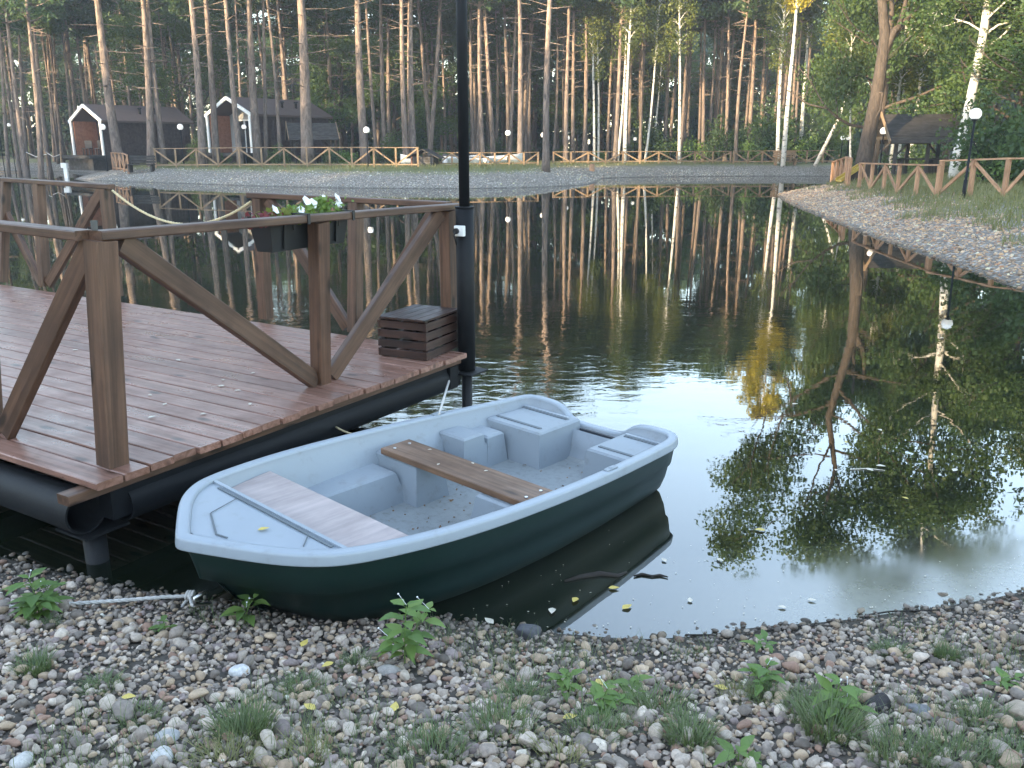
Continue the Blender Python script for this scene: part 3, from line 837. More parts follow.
for k, (p, D, s_) in enumerate(SH):
    put_tree('shrub', k % 3, (p - 512) / FPY * D, D, "green bush growing behind the fence on the far bank", "bush", "bushes behind the far fence", thick=s_ * 0.95, zs=s_)

# the wood's far mass
cs = []; rs = []
for k in range(760):
    a_ = rf.uniform(-0.75, 0.75); D = rf.uniform(112, 128); h = 15.5 * rf.random() ** 1.5 + 0.4
    cs.append((math.sin(a_) * D * 1.1, D * math.cos(a_ * 0.6), h)); rs.append(rf.uniform(1.6, 3.2))
C = clumps(cs, rs, 14, rf, 0.8)
V, F = leaf_quads(C, 1.25, rf, 0.6, 0.1)
tag(np_mesh("distant_wood", V, F, M['spruce'], np.repeat(rf.uniform(0, 1, len(F)), 4)), "dark green mass of the wood far behind the pines", "wood", None, "stuff")

# big oak by the shelter
OD = 36.0
T = [aty(857, 186, OD), aty(863, 165, OD), aty(870, 130, OD), aty(877, 95, OD), aty(882, 60, OD), aty(885, 36, OD), aty(882, 0, OD)]
ob = np.array([T[0][0], OD, gz(T[0][0], OD)])
T = [t - ob for t in T]; top = T[-1]
T += [top + np.array([-0.3, 0.3, 2.2]), top + np.array([0.2, 0.2, 4.6]), top + np.array([0.0, 0.6, 7.0])]
PROTO['oak'] = [proto_broad(51, T, [0.44, 0.33, 0.28, 0.25, 0.22, 0.20, 0.17, 0.14, 0.10, 0.04], 15, 4.2, M['oakbark'], M['leaf'], 0.17, 115, (0.75, 1.3), 2, 0.64, "oak", 0, 0.15, lambda C: C[:, 0] + ob[0] > np.interp(C[:, 2], [4, 10.5, 13.5], [13.6, 12.4, 9.6]) + 0.5 * np.sin(C[:, 1] * 1.7 + C[:, 2]))]
r = empty("oak_tree", tuple(ob), "large oak with thick leaning trunk, sunlit at the foot, beside the dark shelter", "oak")
for pn, me in zip(('trunk', 'crown'), PROTO['oak'][0]):
    o = bpy.data.objects.new(pn, me); COL.objects.link(o); o.parent = r
mb = MB()
f0 = aty(885, 42, OD) - ob
mb.tube([f0 - np.array([0, 0, 0.5]), f0 + np.array([0.25, -0.1, 0.35]), aty(898, 28, OD) - ob, aty(904, 10, OD) - ob, aty(908, -12, OD) - ob], [0.15, 0.13, 0.11, 0.09, 0.06], 8)
mb.tube([f0 - np.array([0, 0.1, 0.6]), aty(893, 38, OD) - ob, aty(911, 17, OD) - ob], [0.10, 0.08, 0.03], 7)
mb.build("limb", M['oakbark'], r); mb = MB()
mb.tube([aty(872, 92, OD) - ob, aty(872, 92, OD) - ob + np.array([0.3, -0.3, -0.05]), aty(877, 110, OD) - ob + np.array([0, -0.3, 0]), aty(870, 125, OD) - ob + np.array([0, -0.2, 0])], [0.05, 0.05, 0.045, 0.03], 6)
mb.build("limb", M['oakbark'], r)
# big birch on the lawn
BD = 33.5
T = [aty(951, 190, BD), aty(956, 160, BD), aty(966, 120, BD), aty(975, 78, BD), aty(984, 30, BD), aty(988, 0, BD)]
bb = np.array([T[0][0], BD, gz(T[0][0], BD)])
T = [t - bb for t in T]; top = T[-1]
T += [top + np.array([0.3, 0.2, 3.0]), top + np.array([0.2, 0.1, 6.0]), top + np.array([0.5, 0.1, 8.5])]
PROTO['bigbirch'] = [proto_broad(52, T, [0.2, 0.18, 0.165, 0.155, 0.14, 0.13, 0.10, 0.07, 0.02], 13, 2.5, M['birchbark'], M['leaf'], 0.155, 105, (0.55, 1.0), 2, 0.42, "birch", 0, 0.15, lambda C: C[:, 2] > 3.4 - 0.5 * (C[:, 0] > 0.9))]
r = empty("birch_tree", tuple(bb), "big leaning birch with white trunk beside the dark shelter's roof", "birch")
for pn, me in zip(('trunk', 'crown'), PROTO['bigbirch'][0]):
    o = bpy.data.objects.new(pn, me); COL.objects.link(o); o.parent = r
mb = MB()
mb.tube([aty(979, 67, BD) - bb, aty(1000, 60, BD) - bb, aty(1026, 51, BD) - bb], [0.045, 0.03, 0.015], 6)
mb.build("limb", M['birchbark'], r); mb = MB()
mb.tube([aty(983, 36, BD) - bb, aty(998, 25, BD) - bb, aty(1016, 21, BD) - bb], [0.05, 0.04, 0.02], 6)
mb.build("limb", M['birchbark'], r); mb = MB()
mb.tube([aty(986, 20, BD) - bb, aty(996, 6, BD) - bb, aty(1004, -10, BD) - bb], [0.05, 0.04, 0.02], 6)
mb.build("limb", M['birchbark'], r)
# broadleaf trees of the wooded corner
for p, D, i, zs, th, lab in [(874, 45, 0, 1.2, 1.1, "grey straight broadleaf tree just behind the big oak"),
                             (892, 50, 2, 1.15, 0.9, "light green leafy tree behind the oak's grey straight neighbour"),
                             (905, 54, 0, 1.2, 0.9, "dark leafy tree behind the shelter, next to the birches"),
                             (945, 53, 2, 1.25, 1.0, "dark leafy tree behind the shelter's far gable"),
                             (1008, 47, 1, 1.1, 0.9, "leafy tree close behind the big leaning birch"),
                             (1015, 38, 0, 0.85, 0.9, "leafy tree at the end of the wooded corner behind the large globe lamp"),
                             (1050, 34, 2, 0.62, 1.0, "broad leafy tree past the end of the orange fence"),
                             (1110, 30, 0, 0.6, 1.0, "leafy tree on the lawn well past the orange fence"),
                             (885, 62, 2, 1.2, 0.8, "leafy tree deep behind the oak"),
                             (930, 62, 1, 1.6, 0.8, "leafy tree deep behind the shelter"),
                             (990, 58, 2, 1.3, 0.8, "leafy tree deep behind the big leaning birch"),
                             (1040, 52, 0, 1.4, 0.8, "leafy tree deep in the corner beyond the orange fence"),
                             (845, 75, 0, 1.3, 0.8, "leafy tree behind the yellow topped birch"),
                             (850, 80, 1, 1.5, 0.8, "leafy tree far behind the oak's grey neighbour")]:
    put_tree('broad', i, (p - 512) / FPY * D, D, lab, "tree", zs=zs, thick=th, cw=0.8)
for xt, xb, yb, w, D, lab in [(908, 895, 118, 4, 46, "sunlit birch stem behind the shelter's ridge, first of three"),
                              (914, 904, 118, 3.4, 47, "thin white birch stem behind the shelter, middle of three"),
                              (929, 915, 118, 5, 46.5, "birch stem with orange sunlit patch behind the shelter"),
                              (856, 854, 150, 2.4, 46, "thin pale birch stem between the oak and the lamp cluster")]:
    px_tree('birch', 1, xt, xb, yb, w, D, lab, "birch", None, 0.85)
for p, D, s_ in [(985, 30, 1.1), (1010, 29, 1.3), (1035, 28, 1.3), (1000, 35, 1.6), (940, 46, 0.8), (880, 46, 1.0), (915, 46, 1.3), (1060, 27, 1.2)]:
    put_tree('shrub', int(D) % 3, (p - 512) / FPY * D, D, "leafy bush in the wooded corner behind the orange fence", "bush", "bushes behind the orange fence", thick=s_, zs=s_)
# unseen trees added behind the viewer to keep the low sun off the shore
sx_, sy_ = math.sin(SUN_AZ), math.cos(SUN_AZ)
k = 0
while k < 160:
    R_ = rf.uniform(34, 84); w_ = rf.uniform(-78, 34) if k < 112 else rf.uniform(-11, 13)
    if abs(w_ + 27) < 1.2 or abs(w_ + 42) < 0.9 or abs(w_ + 52) < 0.8: continue      # chinks that let a little low sun through
    X = sx_ * R_ - sy_ * w_; Y = sy_ * R_ + sx_ * w_
    if pond_dist([(X, Y)])[0] < 5 or Y > 60: continue
    kind = ('pine', 'broad', 'spruce', 'broad', 'spruce')[k % 5]
    put_tree(kind, k, X, Y, "unseen tree added behind the near shore to block the low sun", "tree", "added sun-blocking trees behind the near shore",
             thick=rf.uniform(1.0, 1.3), zs=rf.uniform(0.95, 1.15) * (1.2 if kind == 'broad' else 1.0))
    k += 1
for k in range(22):
    side = -1 if k % 2 else 1
    if side < 0: X, Y = rf.uniform(-75, -56), rf.uniform(10, 72)
    else: X, Y = rf.uniform(24, 48), rf.uniform(2, 42)
    put_tree('pine' if k % 3 else 'broad', k, X, Y, "tree standing beside the pond out of the main view", "tree", "trees beside the pond", zs=rf.uniform(0.9, 1.1))

# ------------------------------------------------------------------ fences
def fence(name, pts, h, nb, wood, label, group=None, lower=True, post=0.1, zig=0, rail=0.09, single=False):
    P = [np.array([p[0], p[1], gz(p[0], p[1])]) for p in pts]
    root = empty(name, tuple(P[0]), label, "fence", group)
    segs = []
    for a, b, n in zip(P[:-1], P[1:], nb):
        for k in range(n): segs.append((a + (b - a) * k / n, a + (b - a) * (k + 1) / n))
    nodes = [s_[0] for s_ in segs] + [segs[-1][1]]
    up = np.array([0, 0, h])
    for q in nodes:
        m = MB(); m.bar(q - np.array([0, 0, 0.1]), q + up, post, post, (1, 0.2, 0)); m.build("post", wood, root, True)
    mt = MB(); ml = MB()
    for a, b in segs:
        d = (b - a) / np.linalg.norm(b - a)
        mt.bar(a + up - d * 0.05 + np.array([0, 0, 0.025]), b + up + d * 0.05 + np.array([0, 0, 0.025]), rail + 0.03, 0.045)
        if lower: ml.bar(a + np.array([0, 0, 0.16]), b + np.array([0, 0, 0.16]), 0.04, 0.08)
    mt.build("top_rail", wood, root, True)
    if lower: ml.build("bottom_rail", wood, root, True)
    for k, (a, b) in enumerate(segs):
        m = MB(); lo = np.array([0, 0, 0.14 if lower else 0.06]); hi = up - np.array([0, 0, 0.02])
        if (k + zig) % 2: m.bar(a + lo, b + hi, 0.045, 0.085)
        else: m.bar(a + hi, b + lo, 0.045, 0.085)
        m.build("brace", wood, root, True)
    return root
def g(px, py, z=0.72): return tuple(onz(px, py, z)[:2])
def gd_(px, D): return ((px - 512) / FPY * D, D)
fence("fence", [gd_(-40, 68), gd_(26, 66)], 0.9, [4], M['fence'], "low plain fence at the very end of the bank before the bent grey pine", None, True)
fence("fence", [gd_(113, 56.5), gd_(124, 53.5), gd_(128, 52.5)], 1.05, [3, 1], M['fence2'], "short orange brown fence corner with close posts beside the dark bench")
fence("fence", [gd_(156, 54.5), gd_(240, 53), gd_(330, 52.2), gd_(418, 52.5)], 1.1, [4, 4, 4], M['fence'], "long braced wooden fence in front of the two cabins")
fence("fence", [gd_(424, 56), gd_(480, 56.5), gd_(538, 58)], 0.8, [4, 4], M['fence'], "braced wooden fence in front of the white boats")
fence("fence", [gd_(553, 62), gd_(640, 63), gd_(730, 64.5)], 0.8, [5, 5], M['fence'], "braced wooden fence before the white birches")
fence("fence", [gd_(733, 63.5), gd_(790, 64), gd_(838, 64)], 0.86, [4, 3], M['fence'], "slightly taller braced fence by the bench and the tall birches")
fence("fence", [gd_(833, 39), gd_(846, 36.5), gd_(850, 33.5)], 1.0, [3, 2], M['fence2'], "short cluster of orange posts at the corner of the lawn", None, False)
fence("fence", [gd_(861, 31.6), gd_(900, 27.6), gd_(940, 24.8)], 0.86, [3, 2], M['fence2'], "lower orange braced fence in front of the dark shelter", None, False, 0.09, 0)
fence("fence", [gd_(942, 25.2), gd_(1008, 23.2), gd_(1090, 21.5)], 0.95, [2, 3], M['fence2'], "taller orange braced fence under the large globe lamp", None, False, 0.10, 1)
rp_ = MB()
for a_, b_ in ((28, 48), (48, 62)):
    A = np.array([*gd_(a_, 64), 1.5]); B = np.array([*gd_(b_, 60), 1.4]); rp_.tube([A, (A + B) / 2 - np.array([0, 0, 0.25]), B], 0.03, 5)
e = empty("rope_barrier", (*gd_(28, 64), 0.72), "sagging rope barrier between the end fence and the white box", "rope"); rp_.build("rope", M['rope'], e, True)
m = MB()
for q in ((28, 64), (48, 62), (62, 60)):
    X, Y = gd_(*q); m.bar((X, Y, 0.6), (X, Y, 1.5), 0.08, 0.08, (1, 0, 0))
m.build("stake", M['fence'], e, True)

# ------------------------------------------------------------------ cabins
def cabin(label, C0, C1, L, eave, ridge, door_w, backmat, fl):
    C0 = np.array(C0, float); C1 = np.array(C1, float)
    W = np.linalg.norm(C1 - C0); gx_ = (C1 - C0) / W; sy = np.array([-gx_[1], gx_[0]]); 
    if sy[1] < 0: sy = -sy
    z0 = gz(*C0)
    r = empty("cabin", (C0[0], C0[1], z0), label, "cabin")
    def P(x, y, z): return np.array([*(gx_ * x + sy * y), z])
    def quadbox(mb, x0, x1, y0, y1, za, zb, t=None):
        vs = [P(x0, y0, za), P(x1, y0, za), P(x1, y1, za), P(x0, y1, za), P(x0, y0, zb), P(x1, y0, zb), P(x1, y1, zb), P(x0, y1, zb)]
        mb.add(vs, [[0, 1, 2, 3], [4, 5, 6, 7], [0, 1, 5, 4], [1, 2, 6, 5], [2, 3, 7, 6], [3, 0, 4, 7]], None, t)
    pd = 1.7
    m = MB(); quadbox(m, -0.2, W + 0.2, -1.2, L + 0.1, fl - 0.2, fl); quadbox(m, 0.3, W - 0.3, -0.7, L - 0.3, 0.02, fl - 0.2); m.build("platform", M['darkwood'], r)
    m = MB()
    n = 26                                                     # vertical cladding boards
    for k in range(n):
        y0 = L * k / n; quadbox(m, 0.0, 0.12, y0 + 0.01, y0 + L / n - 0.01, fl, eave)
        quadbox(m, W - 0.12, W, y0 + 0.01, y0 + L / n - 0.01, fl, eave)
    quadbox(m, 0.012, 0.10, 0, L, fl, eave); quadbox(m, W - 0.10, W - 0.012, 0, L, fl, eave)
    quadbox(m, 0.12, W - 0.12, L - 0.1, L - 0.005, fl, eave)
    vs = [P(0.12, L - 0.05, eave), P(W - 0.12, L - 0.05, eave), P(W / 2, L - 0.05, ridge - 0.1)]; m.add(vs, [[0, 1, 2]])
    m.build("wall", M['paint_brown'], r)
    m = MB()
    vs = [P(0.13, pd, fl), P(W - 0.13, pd, fl), P(W - 0.13, pd, eave), P(W / 2, pd, ridge - 0.12), P(0.13, pd, eave)]
    m.add(vs, [[0, 1, 2, 3, 4]]); m.build("back_wall", backmat, r); m = MB()
    quadbox(m, 0.125, 0.16, 0.05, pd, fl, eave); m.build("porch_wall", M['orange'], r)
    m = MB(); quadbox(m, W - 0.16, W - 0.125, 0.05, pd, fl, eave); m.build("porch_wall", M['orange'], r)
    rf_ = MB(); t = 0.14; o = 0.25
    for sgn in (0, 1):
        xe = -o if sgn == 0 else W + o; ze = eave - (ridge - eave) / (W / 2) * o
        vs = []
        for y in (-0.05, L + 0.2):
            vs += [P(xe, y, ze), P(W / 2, y, ridge), P(W / 2, y, ridge + t), P(xe, y, ze + t)]
        rf_.add(vs, [[0, 1, 2, 3], [4, 5, 6, 7], [0, 1, 5, 4], [3, 2, 6, 7], [0, 3, 7, 4], [1, 2, 6, 5]])
    ro = rf_.build("roof", M['rooftile'], r)
    for y in (L * 0.5, L * 0.68):
        m = MB(); c = P(W * 0.2, y, 0); zr = eave + (ridge - eave) * 0.4
        m.tube([(c[0], c[1], zr), (c[0], c[1], zr + 0.45)], 0.09, 8); m.tube([(c[0], c[1], zr + 0.45), (c[0], c[1], zr + 0.55)], 0.15, 8)
        m.build("vent_pipe", M['blackmetal'], ro)
    m = MB(); w_ = 0.17
    for x in (0.0, W): m.bar(P(x, -0.06, fl), P(x, -0.06, eave), w_, 0.10, P(0, 1, 0))
    for x in (-0.2, W + 0.2):
        ze = eave - (ridge - eave) / (W / 2) * 0.2
        m.bar(P(x, -0.07, ze + 0.04), P(W / 2, -0.07, ridge + 0.05), 0.10, 0.2, P(0, 0, 1))
    m.build("gable_trim", M['white'], r)
    d = MB(); dx = W * 0.60
    for x in (dx - door_w, dx, dx + door_w): d.bar(P(x, pd - 0.05, fl), P(x, pd - 0.05, 2.9), 0.1, 0.08, P(0, 1, 0))
    d.bar(P(dx - door_w, pd - 0.05, 2.9), P(dx + door_w, pd - 0.05, 2.9), 0.08, 0.1)
    dd = d.build("door", M['white'], r)
    gq = MB(); quadbox(gq, dx - door_w, dx + door_w, pd - 0.03, pd - 0.01, fl, 2.9); gq.build("pane", M['glass'], dd)
    return r, P, fl
def gxy(p, D): return ((p - 512) / FPY * D, D)
c1, P1, fl1 = cabin("brown cabin with white trimmed open gable porch beside the dark slatted bench", gxy(106, 60), gxy(77, 62.2), 6.7, 3.25, 4.2, 0.6, M['paint_brown'], 1.0)
c2, P2, fl2 = cabin("brown cabin with white trimmed gable, standing between the first cabin and the dark shelter", gxy(254, 58), gxy(212, 60.2), 7.1, 3.2, 4.2, 0.75, M['palewall'], 0.8)
def chair(P, x, y, fl, base, label):
    q = base + P(x, y, fl)
    r = empty("porch_chair", tuple(q), label, "chair")
    m = MB(); m.box((0, 0, 0.45), (0.5, 0.5, 0.05)); m.build("seat", M['darkwood'], r)
    m = MB(); m.box((0, 0.24, 0.72), (0.5, 0.05, 0.5)); m.build("backrest", M['darkwood'], r)
    for a in (-0.21, 0.21):
        for b in (-0.21, 0.21):
            m = MB(); m.bar((a, b, 0), (a, b, 0.43), 0.05, 0.05, (1, 0, 0)); m.build("leg", M['darkwood'], r)
b1 = np.array(c1.location)
chair(P1, 1.2, 0.4, fl1, b1, "dark chair on the first cabin's porch, nearer the orange wall")
chair(P1, 3.0, 0.5, fl1, b1, "dark chair on the first cabin's porch, nearer the glazed door")

# small dark roofed shelter by the second cabin and the large shelter at the lawn
def shelter(name, label, x0, x1, D, depth, eave, ridge, ang, nposts, over=0.35, ridge_along=True):
    X0, X1 = (x0 - 512) / FPY * D, (x1 - 512) / FPY * D; W = X1 - X0
    z = gz((X0 + X1) / 2, D)
    r = empty(name, (X0, D, z), label, "shelter", None, ang)
    for k in range(nposts):
        for y in (0, depth):
            x = W * k / (nposts - 1)
            m = MB(); m.bar((x, y, 0), (x, y, eave), 0.13, 0.13, (1, 0, 0)); po = m.build("post", M['darkwood'], r)
            if 0 < k < nposts - 1: continue
            s_ = 1 if k == 0 else -1
            m = MB(); m.bar((x + 0.06 * s_, y, eave - 0.6), (x + 0.6 * s_, y, eave - 0.02), 0.07, 0.09, (0, 1, 0)); m.build("knee_brace", M['darkwood'], po)
    for y in (0, depth):
        m = MB(); m.bar((-0.2, y, eave + 0.06), (W + 0.2, y, eave + 0.06), 0.12, 0.14); m.build("beam", M['darkwood'], r)
    ro = MB(); n = 8
    for sg in (-1, 1):
        for k in range(n):                                   # overlapping boards
            ya, yb = (depth / 2 + over) * k / n, (depth / 2 + over) * (k + 1.25) / n
            f = lambda y: ridge - (ridge - eave) * y / (depth / 2)
            ro.bar((-over, depth / 2 + sg * (ya + yb) / 2, f((ya + yb) / 2) + 0.12 + 0.006 * (n - k) * 0), (W + over, depth / 2 + sg * (ya + yb) / 2, f((ya + yb) / 2) + 0.12 + 0.004 * (k % 2)),
                   (yb - ya) * 1.08, 0.045, (0, sg * (ridge - eave) / (depth / 2), 1))
    ro.build("roof", M['darkwood'], r)
    for x in (-over - 0.02, W + over + 0.02):
        m = MB()
        for sg in (-1, 1):
            y = depth / 2 + over
            m.bar((x, depth / 2 + sg * y, f(y) + 0.14), (x, depth / 2, ridge + 0.17), 0.04, 0.16)
        m.build("bargeboard", M['fence'] if name == "shelter" else M['darkwood'], r)
    m = MB(); m.box((W / 2, depth / 2, 0.72), (W * 0.7, 0.8, 0.06)); 
    for x in (W * 0.25, W * 0.75): m.bar((x, depth / 2, 0), (x, depth / 2, 0.7), 0.1, 0.5, (0, 1, 0))
    m.build("table", M['darkwood'], r)
    return r
shelter("shelter", "open wooden shelter with dark boarded roof behind the orange fence", 894, 956, 37, 2.4, 1.52, 2.42, R(-5), 3)
r3 = shelter("shelter", "small dark roofed shelter beside the second cabin and the thickest pine", 296, 334, 57.2, 2.4, 1.7, 2.5, R(18), 2)

# ------------------------------------------------------------------ globe lamps
def lamp(px, D, zt, gr, label, group=None, lean=0.0):
    X = (px - 512) / FPY * D; z = gz(X, D)
    r = empty("globe_lamp", (X, D, z), label, "lamp", group); r.rotation_euler = (0, lean, 0)
    H = zt - z
    m = MB(); m.tube([(0, 0, -0.1), (0, 0, 0.5), (0, 0, 0.5), (0, 0, H - gr * 0.9)], [0.05, 0.05, 0.032, 0.03], 8); m.tube([(0, 0, 0), (0, 0, 0.03)], 0.11, 10)
    m.build("pole", M['blackmetal'], r)
    m = MB(); m.tube([(0, 0, H - gr * 1.15), (0, 0, H - gr * 0.8)], [0.06, 0.09], 10); m.build("collar", M['blackmetal'], r)
    m = MB(); m.sphere((0, 0, H), gr); m.build("globe", M['globe'], r)
    return r
def zt_at(py, px, D): return aty(px, py, D)[2]
lamp(967.5, 23.6, zt_at(114, 980, 23.6), 0.15, "largest white globe lamp, standing behind the taller orange fence", None, 0.012)
for px, py, D, gr, lab in [
    (880, 131, 38, 0.15, "white globe lamp in front of the oak's foot"),
    (846, 138, 54, 0.15, "white globe lamp in the pair beside the oak, nearer the trunk"),
    (840, 138, 57, 0.15, "white globe lamp in the pair beside the oak, further from the trunk"),
    (734, 139, 74, 0.14, "small globe lamp among the bushes behind the far fence"),
    (634, 139, 70, 0.15, "globe lamp beside the bright white speckled birch"),
    (567, 138, 65, 0.16, "globe lamp at the foot of the orange pine cluster"),
    (543, 135, 60, 0.17, "globe lamp touching the grey pine on the gravel crest"),
    (508, 133, 58, 0.18, "globe lamp by the pale thin pine beyond the tall lamp post"),
    (368, 130, 51.6, 0.18, "globe lamp standing before the long fence with a full black pole"),
    (184, 127, 57, 0.19, "globe lamp at the far end of the first cabin's wall"),
    (107, 127, 56, 0.19, "globe lamp at the white corner trim of the first cabin"),
    (247, 127, 56, 0.15, "dim globe lamp before the second cabin's porch"),
    (4, 122, 60, 0.16, "globe lamp beside the grey bent pine, larger of two"),
    (15, 125, 66, 0.13, "globe lamp beside the grey bent pine, smaller of two")]:
    lamp(px, D, zt_at(py, px, D), gr, lab)
# white box, benches, shed, boats and odd things on the far bank
X, Y = gxy(64.5, 56); r = empty("junction_box", (X, Y, gz(X, Y)), "white electrical box on a short post at the bank by the first cabin", "box")
m = MB(); m.box((0, 0, 0.95), (0.35, 0.25, 0.3), 0, 0.02); m.build("housing", M['white'], r)
m = MB(); m.box((0.05, 0, 0.4), (0.22, 0.18, 0.8), 0, 0.01); m.build("post", M['white'], r)
def bench(px, D, W, label, mat):
    X, Y = gxy(px, D); r = empty("bench", (X, Y, gz(X, Y)), label, "bench")
    m = MB()
    for k in range(4): m.box((0, -0.2 + 0.13 * k, 0.45), (W, 0.11, 0.04))
    m.build("seat", mat, r)
    m = MB()
    for k in range(3): m.box((0, 0.3, 0.6 + 0.15 * k), (W, 0.04, 0.12))
    m.build("backrest", mat, r)
    for s_ in (-1, 1):
        m = MB(); m.box((s_ * W * 0.42, 0.05, 0.22), (0.08, 0.5, 0.43)); m.bar((s_ * W * 0.42, 0.27, 0.4), (s_ * W * 0.42, 0.34, 0.98), 0.07, 0.05, (1, 0, 0)); m.build("leg", mat, r)
bench(141, 52.5, 1.55, "dark slatted bench beside the short orange brown fence corner", M['darkwood'])
bench(785, 62.5, 1.6, "weathered slatted bench against the fence below the tall birches", M['fence'])
X, Y = gxy(411, 54.5); r = empty("shed", (X, Y, gz(X, Y)), "little wooden shed with dark sloping roof and end coloured sunlit orange", "shed", None, R(-12))
m = MB(); m.box((0.75, 0.6, 0.3), (1.3, 1.1, 0.6)); m.build("wall", M['darkwood'], r)
m = MB(); m.box((0.02, 0.6, 0.32), (0.1, 1.1, 0.62)); m.build("sun_orange_end", M['orange'], r)  # evening sun on the shed's end is put into its orange colour
m = MB()
for sg in (-1, 1): m.bar((0.75 + sg * 0.52, -0.1, 0.78), (0.75 + sg * 0.52, 1.3, 0.78), 1.2, 0.05, (-sg * -0.5, 0, 1))
m.build("roof", M['darkwood'], r)
def lying_boat(px, D, rz, L, label, cover):
    X, Y = gxy(px, D); r = empty("stored_boat", (X, Y, gz(X, Y)), label, "boat", None, rz)
    vs = []; n = 9; secs = 7
    for i in range(n):
        t = i / (n - 1); w = 0.55 * (1 - max(0, (t - 0.5) * 2) ** 2.4) + 0.02; h = 0.45 + 0.12 * t
        for j in range(secs):
            a = -math.pi / 2 + math.pi * j / (secs - 1)
            vs.append((L * t, w * math.sin(a), h - (h - 0.05) * math.cos(a) ** 0.7))
    fs = [[i * secs + j, i * secs + j + 1, (i + 1) * secs + j + 1, (i + 1) * secs + j] for i in range(n - 1) for j in range(secs - 1)] + [list(range(secs))]
    m = MB(); m.add(vs, fs, None, None, 0, True); m.build("hull", M['white'], r)
    m = MB(); dk = [(L * i / (n - 1), 0.5 * (1 - max(0, (i / (n - 1) - 0.5) * 2) ** 2.4), 0.0) for i in range(n)]
    poly = [(p[0], p[1]) for p in dk] + [(p[0], -p[1]) for p in dk[::-1]]
    m.prism(poly[::-1], lambda p: 0.42 + 0.1 * p[0] / L, lambda p: 0.50 + 0.12 * p[0] / L + 0.12 * (1 - abs(p[1]) * 1.8)); m.build("cover", cover, r)
    for x in (L * 0.25, L * 0.7):
        m = MB(); m.box((x, 0, 0.04), (0.1, 0.9, 0.12)); m.build("support", M['darkwood'], r)
lying_boat(434, 58, R(200), 2.2, "white boat stored by the little wooden shed behind the fence", M['white'])
lying_boat(446, 57.5, R(20), 2.4, "white boat stored just beside the tall black lamp post's line", M['white'])
lying_boat(488, 57.8, R(172), 3.0, "white boat under a dark cover behind the fence past the lamp post", M['tarp'])
lying_boat(484, 59, R(12), 2.6, "white boat with raised bow at the grey pines behind the fence", M['white'])
def fire_block(px, D, label):
    X, Y = gxy(px, D); r = empty("stump", (X, Y, gz(X, Y)), label, "stump")
    m = MB(); m.tube([(0, 0, -0.05), (0, 0, 0.1), (0, 0, 0.42)], [0.2, 0.17, 0.16], 10, True, 0, False); m.build("log", M['fence2'], r)
    m = MB(); m.tube([(0, 0, 0.42), (0, 0, 0.425)], 0.15, 10); m.build("cut_face", M['fence'], r)
fire_block(592, 57, "orange tree stump on the gravel crest below the twin birches")
# yellow chute shape standing in for a sunlit patch by the corner posts
X, Y = gxy(853, 35.5); r = empty("sunlit_patch", (X, Y, gz(X, Y)), "small yellow chute shape standing in for sunlight on the lawn at the foot of the oak", "sunlit_patch", None, R(15))
m = MB(); m.bar((-0.6, 0, 0.06), (0.35, 0, 0.62), 0.36, 0.03); m.bar((-0.6, 0.18, 0.12), (0.35, 0.18, 0.68), 0.03, 0.12); m.bar((-0.6, -0.18, 0.12), (0.35, -0.18, 0.68), 0.03, 0.12); m.build("chute", M['yellow'], r)
for y in (-0.2, 0.2):
    m = MB(); m.bar((0.38, y, 0), (0.38, y, 0.75), 0.05, 0.05, (1, 0, 0)); m.build("leg", M['fence2'], r)

# ------------------------------------------------------------------ dock
ZD, ZR = 0.50, 1.63
Ac = onz(94.5, 484, ZD); Bc = onz(467, 352.5, ZD)
d1 = (Bc - Ac) / np.linalg.norm(Bc - Ac)
d2 = np.array([-0.853, 0.523, 0]); d2 /= np.linalg.norm(d2)
LB = np.linalg.norm(Bc - Ac); LW = 6.6
UP = np.array([0, 0, 1.0])
dock = empty("dock", (Ac[0], Ac[1], 0.0), "brown wooden dock with braced railing on dark pipes at the pond's near shore", "dock")
mb = MB(); nb = 21; gap = 0.011
perp = np.array([d2[1], -d2[0], 0]); perp = perp if perp @ d1 > 0 else -perp
for k in range(nb):
    c0 = Ac + d1 * LB * (k + 0.5) / nb
    wv = LB / nb * abs(d1 @ perp) - gap
    jit = random.uniform(-0.012, 0.012)
    mb.bar(c0 - d2 * jit + UP * (-0.019 + random.uniform(-0.0015, 0.0015)), c0 + d2 * LW + UP * -0.019, wv, 0.036, (0, 0, 1), 0.004)
mb.build("deck_planking", M['deck'], dock, True)
mb = MB()
mb.bar(Ac - d1 * 0.10 + d2 * 0.10 - UP * 0.066, Bc + d2 * 0.10 - UP * 0.066, 0.09, 0.05, (0, 0, 1), 0.004)
mb.bar(Ac + d1 * LB - d1 * 0.06 + d2 * 0.06 - UP * 0.066, Ac + d1 * (LB - 0.06) + d2 * LW - UP * 0.066, 0.05, 0.05)
mb.build("joist", M['rail'], dock, True)
mb = MB()
mb.bar(Ac + d1 * 0.12 + d2 * 0.13 - UP * 0.17, Bc + d2 * 0.13 - UP * 0.17, 0.1, 0.155)
mb.bar(Bc - d1 * 0.1 + d2 * 0.05 - UP * 0.17, Bc - d1 * 0.1 + d2 * LW - UP * 0.17, 0.1, 0.155)
for k in range(5): 
    q = Ac + d2 * (1.3 * k + 0.5) - UP * 0.17; mb.bar(q + d1 * 0.25, q + d1 * (LB - 0.2), 0.1, 0.15)
mb.build("frame", M['blackmetal'], dock, True)
